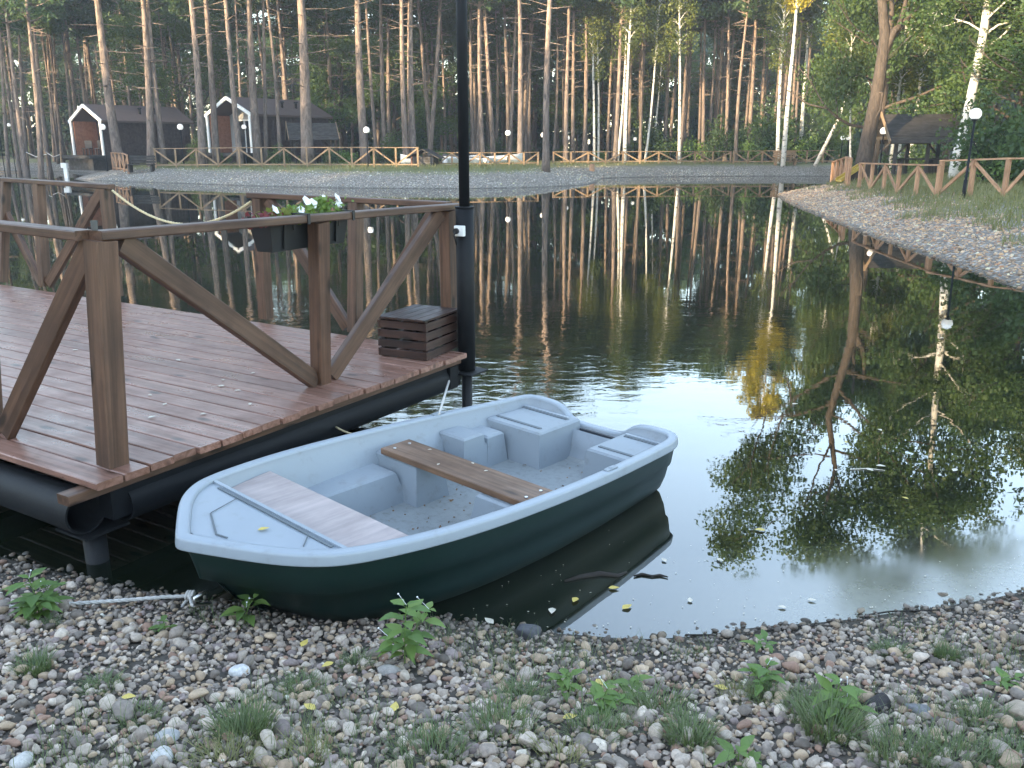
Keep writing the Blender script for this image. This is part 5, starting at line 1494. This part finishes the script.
def mat_stone():
    m, nt, b = newmat("pebbles")
    c = attr(nt, "stonecol").outputs["Color"]; p = pos(nt)
    n1 = noise(nt, p, 60, 5, 0.65); n2 = noise(nt, p, 260, 3, 0.6)
    f = ramp(nt, n1, [(0.3, 0.72), (0.7, 1.2)])
    col = mixrgb(nt, 1.0, c, f, 'MULTIPLY')
    col = mixrgb(nt, ramp(nt, n2, [(0.55, 0.0), (0.75, 0.35)]), col, (0.10, 0.09, 0.08))
    sep = N(nt, "ShaderNodeSeparateXYZ"); nt.links.new(p, sep.inputs[0])
    wet = N(nt, "ShaderNodeMapRange"); wet.inputs[1].default_value = 0.005; wet.inputs[2].default_value = 0.075; wet.inputs[3].default_value = 1.0; wet.inputs[4].default_value = 0.0
    nt.links.new(sep.outputs[2], wet.inputs[0])
    col = mixrgb(nt, mathn(nt, 'MULTIPLY', wet.outputs[0], 0.7), col, (0.03, 0.028, 0.02))
    nt.links.new(col, b.inputs["Base Color"])
    rr = N(nt, "ShaderNodeMapRange"); rr.inputs[3].default_value = 0.78; rr.inputs[4].default_value = 0.35; nt.links.new(wet.outputs[0], rr.inputs[0])
    nt.links.new(rr.outputs[0], b.inputs["Roughness"]); b.inputs["Specular IOR Level"].default_value = 0.35
    bump(nt, b, n2, 0.25, 0.002)
    return m
M['stone'] = mat_stone()
def scatter(name, X, Y, Z, S, sub, seed, tilt=0.35, gain=1.0):
    rnd = np.random.default_rng(seed); shapes, F = stone_shapes(sub, 14, seed + 1); n = len(X); nv = len(shapes[0])
    kind = rnd.integers(0, 14, n); B = np.stack(shapes)[kind]
    az = rnd.uniform(0, 6.28, n); tx = rnd.normal(size=n) * tilt; ty = rnd.normal(size=n) * tilt
    ca, sa = np.cos(az), np.sin(az); Rz = np.zeros((n, 3, 3)); Rz[:, 0, 0] = ca; Rz[:, 0, 1] = -sa; Rz[:, 1, 0] = sa; Rz[:, 1, 1] = ca; Rz[:, 2, 2] = 1
    Rx = np.zeros((n, 3, 3)); Rx[:, 0, 0] = 1; Rx[:, 1, 1] = np.cos(tx); Rx[:, 1, 2] = -np.sin(tx); Rx[:, 2, 1] = np.sin(tx); Rx[:, 2, 2] = np.cos(tx)
    Ry = np.zeros((n, 3, 3)); Ry[:, 1, 1] = 1; Ry[:, 0, 0] = np.cos(ty); Ry[:, 0, 2] = np.sin(ty); Ry[:, 2, 0] = -np.sin(ty); Ry[:, 2, 2] = np.cos(ty)
    Rm = Ry @ Rx @ Rz
    P = np.einsum('nij,nvj->nvi', Rm, B) * S[:, None, None] + np.stack([X, Y, Z], 1)[:, None, :]
    Fa = (F[None] + (np.arange(n) * nv)[:, None, None]).reshape(-1, 3)
    col = PAL[rnd.choice(len(PAL), n, p=PWT)] * rnd.uniform(0.8, 1.15, (n, 1)) * np.array(gain) * np.array([1.33, 1.21, 1.10])
    return np_mesh(name, P.reshape(-1, 3), Fa, M['stone'], None, None, True, np.repeat(np.clip(col, 0, 0.66) * np.array([1.0, 0.96, 0.90]), nv, 0))
rg = np.random.default_rng(17)
n = 105000; X = rg.uniform(-4.3, 4.6, n); Y = rg.uniform(0.9, 5.0, n); d = pond_dist(np.stack([X, Y], 1))
keep = (np.abs(X) < 0.72 * Y + 0.75) & (d > -0.16) & (rg.random(n) < np.where(d > 0.05, 1.0, 0.55))
X, Y, d = X[keep], Y[keep], d[keep]
mm = int(len(X)); 
S = np.clip(np.exp(rg.normal(size=mm) * 0.44) * 0.0104, 0.006, 0.036) * np.where(d < 0.35, 0.85, 1.05)
Z = gheight_d(X, Y, d) + S * rg.uniform(-0.05, 0.9, mm)
dist = np.hypot(X, Y)
nearm = (dist < 2.75)
# keep the count in hand: thin the far stones
kp = rg.random(mm) < np.where(nearm, 0.97, 0.9)
a_ = nearm & kp; b_ = (~nearm) & kp
s1 = scatter("pebble_gravel", X[a_], Y[a_], Z[a_], S[a_], 2, 5); tag(s1, "grey and tan pebbles covering the near shore", "gravel", None, "stuff")
s2 = scatter("pebble_gravel", X[b_], Y[b_], Z[b_], S[b_], 1, 6); tag(s2, "small grey pebbles along the near waterline", "gravel", None, "stuff")
# gravel of the facing banks
n = 60000; X = rg.uniform(-24, 16, n); Y = rg.uniform(9, 60, n); d = pond_dist(np.stack([X, Y], 1)); D_ = np.hypot(X, Y)
keep = (d > 0.0) & (d < 4.0) & (np.abs(X) < 0.66 * Y + 1.5) & (rg.random(n) < np.where(X > 5, 1.0, 0.5)); X, Y, d, D_ = X[keep], Y[keep], d[keep], D_[keep]
n2 = 40000; Xr = rg.uniform(6.5, 16, n2); Yr = rg.uniform(9, 38, n2); dr = pond_dist(np.stack([Xr, Yr], 1)); kr = (dr > 0) & (dr + 1.6 * wob(Xr * 0.7, Yr * 0.7) < 2.4); X = np.concatenate([X, Xr[kr]]); Y = np.concatenate([Y, Yr[kr]]); d = np.concatenate([d, dr[kr]])
S = np.clip(np.exp(rg.normal(size=len(X)) * 0.35) * 0.026, 0.015, 0.07); Z = gheight_d(X, Y, d) + S * 0.2
fm = Y > 38
s4 = scatter("bank_gravel", X[fm], Y[fm], Z[fm], S[fm], 0, 9, 0.35, (2.3, 2.15, 1.9)); tag(s4, "gravel stones lightened as if skylit, covering the far bank below the cabins", "gravel", None, "stuff")  # skylight on the far bank is put into a brighter stone colour
fm = ~fm
s3 = scatter("bank_gravel", X[fm], Y[fm], Z[fm], S[fm], 0, 8, 0.35, (1.3, 1.14, 0.96)); tag(s3, "grey gravel stones covering the bank below the lawn", "gravel", None, "stuff")
# single larger stones
def stone(px, py, s, col, label, seed, squash=1.0, z0=None):
    q = onz(px, py, 0.15); 
    for _ in range(4): q = onz(px, py, gz(q[0], q[1]) + s * 0.2)
    sh, F = stone_shapes(3, 1, seed); P = sh[0] * s * np.array([1, 1, squash])
    o = np_mesh("stone", P, F, M['stone'], None, None, True, np.tile(np.array(col), (len(P), 1)))
    o.location = (q[0], q[1], gz(q[0], q[1]) + s * 0.22); o.rotation_euler = (0, 0, seed * 1.3); tag(o, label, "stone")
stone(527, 633, 0.06, (0.09, 0.09, 0.10), "dark angular stone at the waterline below the boat's middle", 61)
stone(161, 758, 0.048, (0.55, 0.53, 0.51), "broad off-white stone at the bottom of the gravel, near the big grass tuft", 62)
stone(240, 671, 0.036, (0.6, 0.59, 0.57), "white pebble, brightest in the gravel above the big grass tuft", 63)
stone(75, 707, 0.036, (0.38, 0.32, 0.24), "tan upright pebble between the small grass tufts", 64)
stone(168, 738, 0.042, (0.40, 0.39, 0.38), "pale grey wedge stone over the broad off-white one", 65)
stone(1016, 712, 0.06, (0.36, 0.29, 0.22), "large tan stone at the edge of the gravel", 66)
stone(920, 710, 0.062, (0.18, 0.18, 0.19), "flat slate grey stone among the grass tufts", 67, 0.6)
stone(880, 703, 0.05, (0.045, 0.04, 0.04), "black stone beside the flat slate one", 68)
stone(20, 763, 0.04, (0.52, 0.50, 0.47), "whitish stone in the bottom corner of the gravel", 69)
stone(390, 672, 0.045, (0.33, 0.31, 0.29), "round grey stone at the foot of the tall weed", 70)

# ------------------------------------------------------------------ grass tufts, weeds
def tuft_mesh(seed, nbl, L, spread, mat, lean=0.5):
    rnd = np.random.default_rng(seed); V = []; F = []; T = []
    for k in range(nbl):
        a = rnd.uniform(0, 6.28); r0 = spread * math.sqrt(rnd.random()); base = np.array([r0 * math.cos(a), r0 * math.sin(a), -0.01])
        a2 = a + rnd.normal() * 0.8; l = L * rnd.uniform(0.45, 1.1); out = lean * rnd.uniform(0.2, 1.1) * l; w = 0.0009 + 0.0008 * rnd.random()
        sd = np.array([-math.sin(a2), math.cos(a2), 0]) * w; o = len(V); t = rnd.random()
        for q, ww_ in ((0, 1.0), (0.4, 0.95), (0.75, 0.7), (1.0, 0.08)):
            c = base + np.array([math.cos(a2) * out * q ** 1.8, math.sin(a2) * out * q ** 1.8, l * (q - 0.25 * lean * q * q)])
            V += [c - sd * ww_, c + sd * ww_]; T += [t, t]
        for i in range(3): F.append([o + 2 * i, o + 2 * i + 1, o + 2 * i + 3, o + 2 * i + 2])
    return mesh_only(np_mesh("grass_tuft", np.array(V), np.array(F), mat, np.array(T)))
TF = [tuft_mesh(71, 420, 0.11, 0.065, M['grass'], 0.8), tuft_mesh(72, 230, 0.085, 0.07, M['grass'], 1.1), tuft_mesh(73, 320, 0.10, 0.10, M['grass'], 0.9), tuft_mesh(74, 170, 0.08, 0.08, M['drygrass'], 1.1)]
def land(px, py):
    q = onz(px, py, 0.15)
    for _ in range(5): q = onz(px, py, gz(q[0], q[1]))
    return q
tufts = [(35, 672, 0, .8, "small round grass tuft in the gravel under the mooring rope"), (245, 738, 0, 1.15, "big dense grass tuft in the gravel before the boat's bow"),
         (100, 690, 1, .8, "sparse grass tuft beside the small round tuft"), (140, 722, 1, .8, "sparse grass tuft near the pale wedge stone"), (300, 690, 1, .85, "thin grass tuft uphill of the tall weed"),
         (225, 765, 3, 1.0, "dry yellowish grass tuft below the big dense tuft"), (305, 760, 3, 1.0, "faded grass tuft next to the big dense tuft"),
         (430, 758, 2, 1.0, "loose grass tuft at the bottom of the gravel below the tall weed"), (500, 735, 2, 1.15, "wide loose grass tuft in the middle of the gravel"), (520, 700, 1, 1.0, "thin grass over the wide loose tuft"),
         (595, 735, 2, .9, "grass tuft mixed with pale green weed leaves"), (655, 720, 2, 1.15, "wide grass tuft beside the pale weed"), (690, 745, 0, 1.0, "dense grass tuft behind the broad leaved rosette"),
         (768, 700, 1, 1.05, "grass around the yellowish weed near the waterline"), (830, 735, 0, 1.25, "tallest dense grass tuft beside the lush weed"), (815, 715, 2, 1.0, "loose grass behind the tallest dense tuft"),
         (890, 655, 1, .9, "grass tuft close to the muddy waterline"), (946, 658, 0, .62, "small upright grass tuft by the muddy waterline"), (985, 722, 1, 1.0, "thin grass beside the large tan stone"),
         (905, 762, 2, 1.0, "grass tuft below the flat slate stone"), (955, 765, 2, 1.0, "grass tuft in the bottom corner below the large tan stone"), (355, 668, 1, .8, "wispy grass at the foot of the tall weed"),
         (45, 628, 1, .7, "wispy grass by the leafy weed under the dock"), (740, 700, 3, .9, "dry grass near the yellowish weed"), (1010, 760, 1, 1.0, "thin grass at the very corner of the gravel"), (560, 765, 3, 1.0, "pale dry grass at the bottom edge of the gravel")]
for k, (px, py, i, s_, lab) in enumerate(tufts):
    q = land(px, py); o = bpy.data.objects.new("grass_tuft", TF[i]); COL.objects.link(o); o.location = (q[0], q[1], gz(q[0], q[1])); o.rotation_euler = (0, 0, k * 1.7); o.scale = (s_, s_, s_)
    tag(o, lab, "grass tuft")
# thin ground cover of grass over the near gravel
n = 8000; X = rg.uniform(-2.4, 3.4, n); Y = rg.uniform(1.7, 3.4, n); d = pond_dist(np.stack([X, Y], 1)); nz = np.sin(X * 3.1 + 1) * np.cos(Y * 4.3) + 0.6 * np.sin(X * 7 + Y * 5)
keep = (d > 0.15) & (nz > 0.25) & (X > -1.4); X, Y, d = X[keep], Y[keep], d[keep]; Z = gheight_d(X, Y, d)
V = []; F = []; T = []
for x, y, z in zip(X, Y, Z):
    for _ in range(2):
        a = rg.uniform(0, 6.28); l = rg.uniform(0.03, 0.10); o = len(V); b = np.array([x + rg.normal() * 0.012, y + rg.normal() * 0.012, z]); sd = np.array([-math.sin(a), math.cos(a), 0]) * 0.0010
        tip = b + np.array([math.cos(a) * l * 0.6, math.sin(a) * l * 0.6, l]); mid = (b + tip) / 2 + np.array([0, 0, l * 0.12]); t = rg.random()
        V += [b - sd, b + sd, mid + sd * 0.8, mid - sd * 0.8, tip + sd * 0.1, tip - sd * 0.1]; T += [t] * 6; F += [[o, o + 1, o + 2, o + 3], [o + 3, o + 2, o + 4, o + 5]]
tag(np_mesh("short_grass", np.array(V), np.array(F), M['grass'], np.array(T)), "short grass blades growing thinly through the near gravel", "grass", None, "stuff")
# grass on the lawn crest and the far banks' tops
n = 70000; X = np.concatenate([rg.uniform(7.5, 26, n), rg.uniform(-34, 20, n // 2)]); Y = np.concatenate([rg.uniform(13, 42, n), rg.uniform(44, 66, n // 2)]); d = pond_dist(np.stack([X, Y], 1))
nz = wob(X * 0.9, Y * 0.9) * 1.1
keep = (d + nz * 1.3 > np.where(Y < 43, 1.9, 3.4)) & (d < 13) & (np.abs(X) < 0.66 * Y + 2); X, Y, d = X[keep], Y[keep], d[keep]; Z = gheight_d(X, Y, d)
k = len(X); a = rg.uniform(0, 6.28, k); l = rg.uniform(0.08, 0.22, k) * np.where(d > 6, 1.3, 1.0); w = 0.012
B0 = np.stack([X, Y, Z - 0.01], 1); sd = np.stack([-np.sin(a), np.cos(a), 0 * a], 1) * w; tip = B0 + np.stack([np.cos(a) * l * 0.5, np.sin(a) * l * 0.5, l], 1)
V = np.stack([B0 - sd, B0 + sd, tip + sd * 0.3, tip - sd * 0.3], 1).reshape(-1, 3); F = np.arange(4 * k).reshape(k, 4)
tag(np_mesh("lawn_grass", V, F, M['drygrass'], np.repeat(rg.uniform(0, 1, k), 4)), "short yellow green grass along the tops of the banks", "grass", None, "stuff")

def ovate(m, base, dirv, L, W, droop, nrm=(0, 0, 1), tint=None):
    dirv = np.array(dirv, float); dirv /= np.linalg.norm(dirv); sd = np.cross(dirv, nrm); sd /= np.linalg.norm(sd); up = np.cross(sd, dirv)
    vs = []; prof = [(0, 0.02), (0.15, 0.55), (0.35, 1.0), (0.6, 0.8), (0.82, 0.4), (1.0, 0.02)]
    for q, w in prof:
        c = base + dirv * L * q + up * (-droop * L * q * q)
        e = up * 0.12 * W * w
        vs += [c - sd * W * 0.5 * w + e, c, c + sd * W * 0.5 * w + e]
    fs = []
    for i in range(len(prof) - 1):
        o = 3 * i; fs += [[o, o + 1, o + 4, o + 3], [o + 1, o + 2, o + 5, o + 4]]
    m.add(vs, fs, None, tint, 0, True)
def weed(px, py, H, pairs, LL, label, seed, flowers=2, lean=(0, 0), branches=0):
    rnd = np.random.default_rng(seed); q = land(px, py); z = gz(q[0], q[1])
    r = empty("weed", (q[0], q[1], z), label, "weed"); ms, ml, tips = MB(), MB(), []
    def stalk(p0, H, ln, pairs, LL):
        pts = [p0 + np.array([ln[0] * t * t * H, ln[1] * t * t * H, H * t]) for t in np.linspace(0, 1, 6)]
        ms.tube(pts, np.linspace(0.0032, 0.0016, 6), 5, False); az = rnd.uniform(0, 3.14)
        for k in range(pairs):
            t = 0.25 + 0.75 * (k + 0.6) / pairs; x = t * 5; i = min(int(x), 4); p = pts[i] + (pts[i + 1] - pts[i]) * (x - i); az += 1.57 + rnd.normal() * 0.3
            l = LL * (0.65 + 0.5 * math.sin(t * 2.6)) * rnd.uniform(0.8, 1.15)
            for s_ in (0, math.pi):
                a = az + s_ + rnd.normal() * 0.2; dv = np.array([math.cos(a), math.sin(a), rnd.uniform(0.05, 0.5)])
                pe = p + dv * l * 0.2; ms.tube([p, pe], [0.0015, 0.0012], 4, False); ovate(ml, pe, dv, l, l * rnd.uniform(0.42, 0.58), rnd.uniform(0.15, 0.5), tint=rnd.random())
        tips.append(pts[-1])
        for s_ in range(2):
            a = rnd.uniform(0, 6.28); ovate(ml, pts[-1], (math.cos(a), math.sin(a), 0.5), LL * 0.6, LL * 0.3, 0.3, tint=rnd.random())
    stalk(np.array([0, 0, -0.01]), H, lean, pairs, LL)
    for b in range(branches):
        a = rnd.uniform(0, 6.28); stalk(np.array([rnd.normal() * 0.02, rnd.normal() * 0.02, -0.01]), H * rnd.uniform(0.5, 0.85), (math.cos(a) * 0.6, math.sin(a) * 0.6), max(2, pairs - 1), LL * 0.9)
    ms.build("stem", M['weed'], r); ml.build("leaves", M['weed'], r)
    for k in range(flowers):
        t = tips[k % len(tips)]; e = t + np.array([rnd.normal() * 0.02, rnd.normal() * 0.02, rnd.uniform(0.02, 0.05)])
        m = MB(); m.tube([t, e], [0.001, 0.001], 3, False); m.sphere(tuple(e), 0.0035, 8, 6); m.build("flower", M['petal'], r)
weed(405, 668, 0.27, 7, 0.078, "tall leafy weed with tiny white flowers before the boat's hull", 81, 3, (0.05, 0), 2)
weed(40, 618, 0.19, 5, 0.085, "leafy weed below the dock's open pipe", 82, 2, (-0.1, 0), 4)
weed(245, 624, 0.13, 3, 0.085, "small weed at the water's edge under the boat's bow", 83, 2, (0.35, 0), 1)
weed(600, 715, 0.11, 3, 0.055, "pale green weed in the middle of the gravel", 84, 1, (0.2, 0), 4)
weed(630, 700, 0.09, 2, 0.06, "low pale weed beside the mid gravel weed", 85, 0, (0.2, 0.1), 2)
weed(832, 715, 0.13, 4, 0.07, "lush weed growing out of the tallest dense grass tuft", 86, 2, (0.1, 0), 4)
weed(765, 690, 0.11, 3, 0.06, "yellowish weed near the muddy waterline", 87, 1, (0, 0), 3)
weed(738, 764, 0.05, 2, 0.07, "broad leaved rosette at the bottom of the gravel", 88, 0, (0, 0), 1)
weed(165, 632, 0.06, 2, 0.05, "tiny weed just under the mooring rope", 89, 0, (0, 0), 1)
weed(760, 650, 0.05, 2, 0.06, "small pale weed beside the shallow water", 90, 0, (0, 0), 1)
weed(565, 690, 0.07, 2, 0.055, "small weed uphill of the wide loose grass tuft", 91, 0, (0, 0), 2)
weed(1000, 690, 0.06, 2, 0.05, "small weed over the large tan stone", 92, 0, (0, 0), 1)

# ------------------------------------------------------------------ fallen leaves, floating bits
def leaf_obj(P, L, mat, label, group, az, name="fallen_leaf"):
    m = MB(); ovate(m, np.array([-L / 2 * math.cos(az), -L / 2 * math.sin(az), 0.0]), (math.cos(az), math.sin(az), 0.0), L, L * 0.6, -0.06)
    o = m.build(name, mat); o.location = tuple(P); tag(o, label, "leaf", group); return o
for k, (px, py) in enumerate([(238, 390.5), (250, 404), (203, 414), (150, 395), (165, 404), (221, 386), (223, 380), (152, 417), (178, 360), (290, 352), (75, 350), (60, 330), (253, 373)]):
    leaf_obj(onz(px, py, ZD + 0.004), random.uniform(0.03, 0.05), M['leafpale'], "small pale fallen leaf lying on the dock's boards", "leaves on the dock", k * 1.9)
for k, (px, py) in enumerate([(614, 588), (489, 621), (552, 611), (627, 607), (782, 607),
                              (870, 470), (846, 442), (942, 338), (881, 466), (820, 449), (836, 470), (795, 404), (905, 498), (880, 430), (955, 470), (760, 530), (720, 560), (690, 600), (790, 420), (812, 600), (664, 560), (575, 600)]):
    leaf_obj(onz(px, py, 0.006), random.uniform(0.035, 0.06), M['leafyel' if k % 3 == 0 else 'leafpale'], "small yellowish leaf floating on the dark water", "leaves floating on the pond", k * 2.3)
leaf_obj(boat_pt(2.53, 0.13, zr(2.53) - 0.008), 0.05, M['leafyel'], "bright yellow leaf on the boat's foredeck", None, 0.4)
for k, (px, py) in enumerate([(130, 705), (305, 650), (310, 715), (328, 672), (600, 690), (570, 725), (395, 715), (720, 695)]):
    q = land(px, py); leaf_obj(q + np.array([0, 0, 0.03]), 0.05, M['leafyel'], "yellow fallen leaf lying on the gravel", "leaves on the gravel", k * 1.3)
for k, (a, b) in enumerate([(1.21, 0.15), (1.32, -0.1), (1.18, 0.02), (1.2, -0.3)]):
    leaf_obj(boat_pt(a, b, 0.341), 0.025, M['leafpale'], "tiny pale leaf lying on the boat's plank seat", "leaves on the plank seat", k * 1.1)
m = MB(); P = [onz(x, y, 0.006) for x, y in ((634, 576), (642, 574), (652, 576), (660, 575), (668, 577))]; m.tube(P, [0.004, 0.007, 0.005, 0.006, 0.003], 6); o = m.build("floating_stick", M['twig']); tag(o, "dark crooked stick floating off the boat's stern", "stick")
m = MB(); P = [onz(x, y, 0.004) for x, y in ((565, 581), (580, 577), (600, 574), (618, 576), (627, 572))]; m.tube(P, [0.006, 0.012, 0.015, 0.011, 0.004], 6); o = m.build("floating_bark", M['twig']); tag(o, "mossy piece of bark floating below the boat's hull", "bark")
for k, (pp, lab) in enumerate([(((865, 618), (890, 614), (925, 616), (958, 615)), "long dark twig lying along the muddy shore"),
                               (((685, 638), (710, 640), (730, 646)), "short wet twig on the waterline pebbles"), (((760, 640), (800, 632), (840, 634)), "bent wet twig on the muddy shore"), (((850, 470), (868, 469), (885, 471)), "pale stick floating on the reflections of the oak")]):
    P = [onz(x, y, 0.0) for x, y in pp]; P = [np.array([p[0], p[1], max(0.004, gz(p[0], p[1]) + 0.012)]) for p in P]; m = MB(); m.tube(P, [0.0035] * (len(P) - 1) + [0.002], 6); o = m.build("twig", M['twig'] if k < 3 else M['leafpale']); tag(o, lab, "twig")
# scum and tiny bits afloat near the shore
n = 2600; X = rg.uniform(-0.2, 3.6, n); Y = rg.uniform(3.2, 7.5, n); d = pond_dist(np.stack([X, Y], 1)); keep = (d < -0.02) & (rg.random(n) < np.exp(d * 2.6)); X, Y = X[keep], Y[keep]
V, F = leaf_quads(np.stack([X, Y, np.full(len(X), 0.004)], 1), 0.010, rg, 0.6, 0, 0.97); V[:, 2] = 0.004 + 0.0005 * rg.random(len(V))
tag(np_mesh("floating_specks", V, F, M['leafpale']), "tiny pale specks floating near the muddy shore", "floating bits", None, "stuff")

# ------------------------------------------------------------------ the evening air over the pond
m = MB(); m.add([(x, y, z) for z in (-2.2, 34) for x, y in ((-300, -240), (300, -240), (300, 380), (-300, 380))], [[3, 2, 1, 0], [4, 5, 6, 7], [0, 1, 5, 4], [1, 2, 6, 5], [2, 3, 7, 6], [3, 0, 4, 7]])
hm = bpy.data.materials.new("evening_haze"); hm.use_nodes = True; hn = hm.node_tree
for n_ in list(hn.nodes):
    if n_.type == 'BSDF_PRINCIPLED': hn.nodes.remove(n_)
pv = hn.nodes.new("ShaderNodeVolumePrincipled"); pv.inputs["Color"].default_value = (0.86, 0.92, 1.0, 1); pv.inputs["Density"].default_value = HAZE; pv.inputs["Anisotropy"].default_value = 0.1
hn.links.new(pv.outputs[0], hn.nodes["Material Output"].inputs["Volume"])
tag(m.build("haze", hm), kind="stuff")
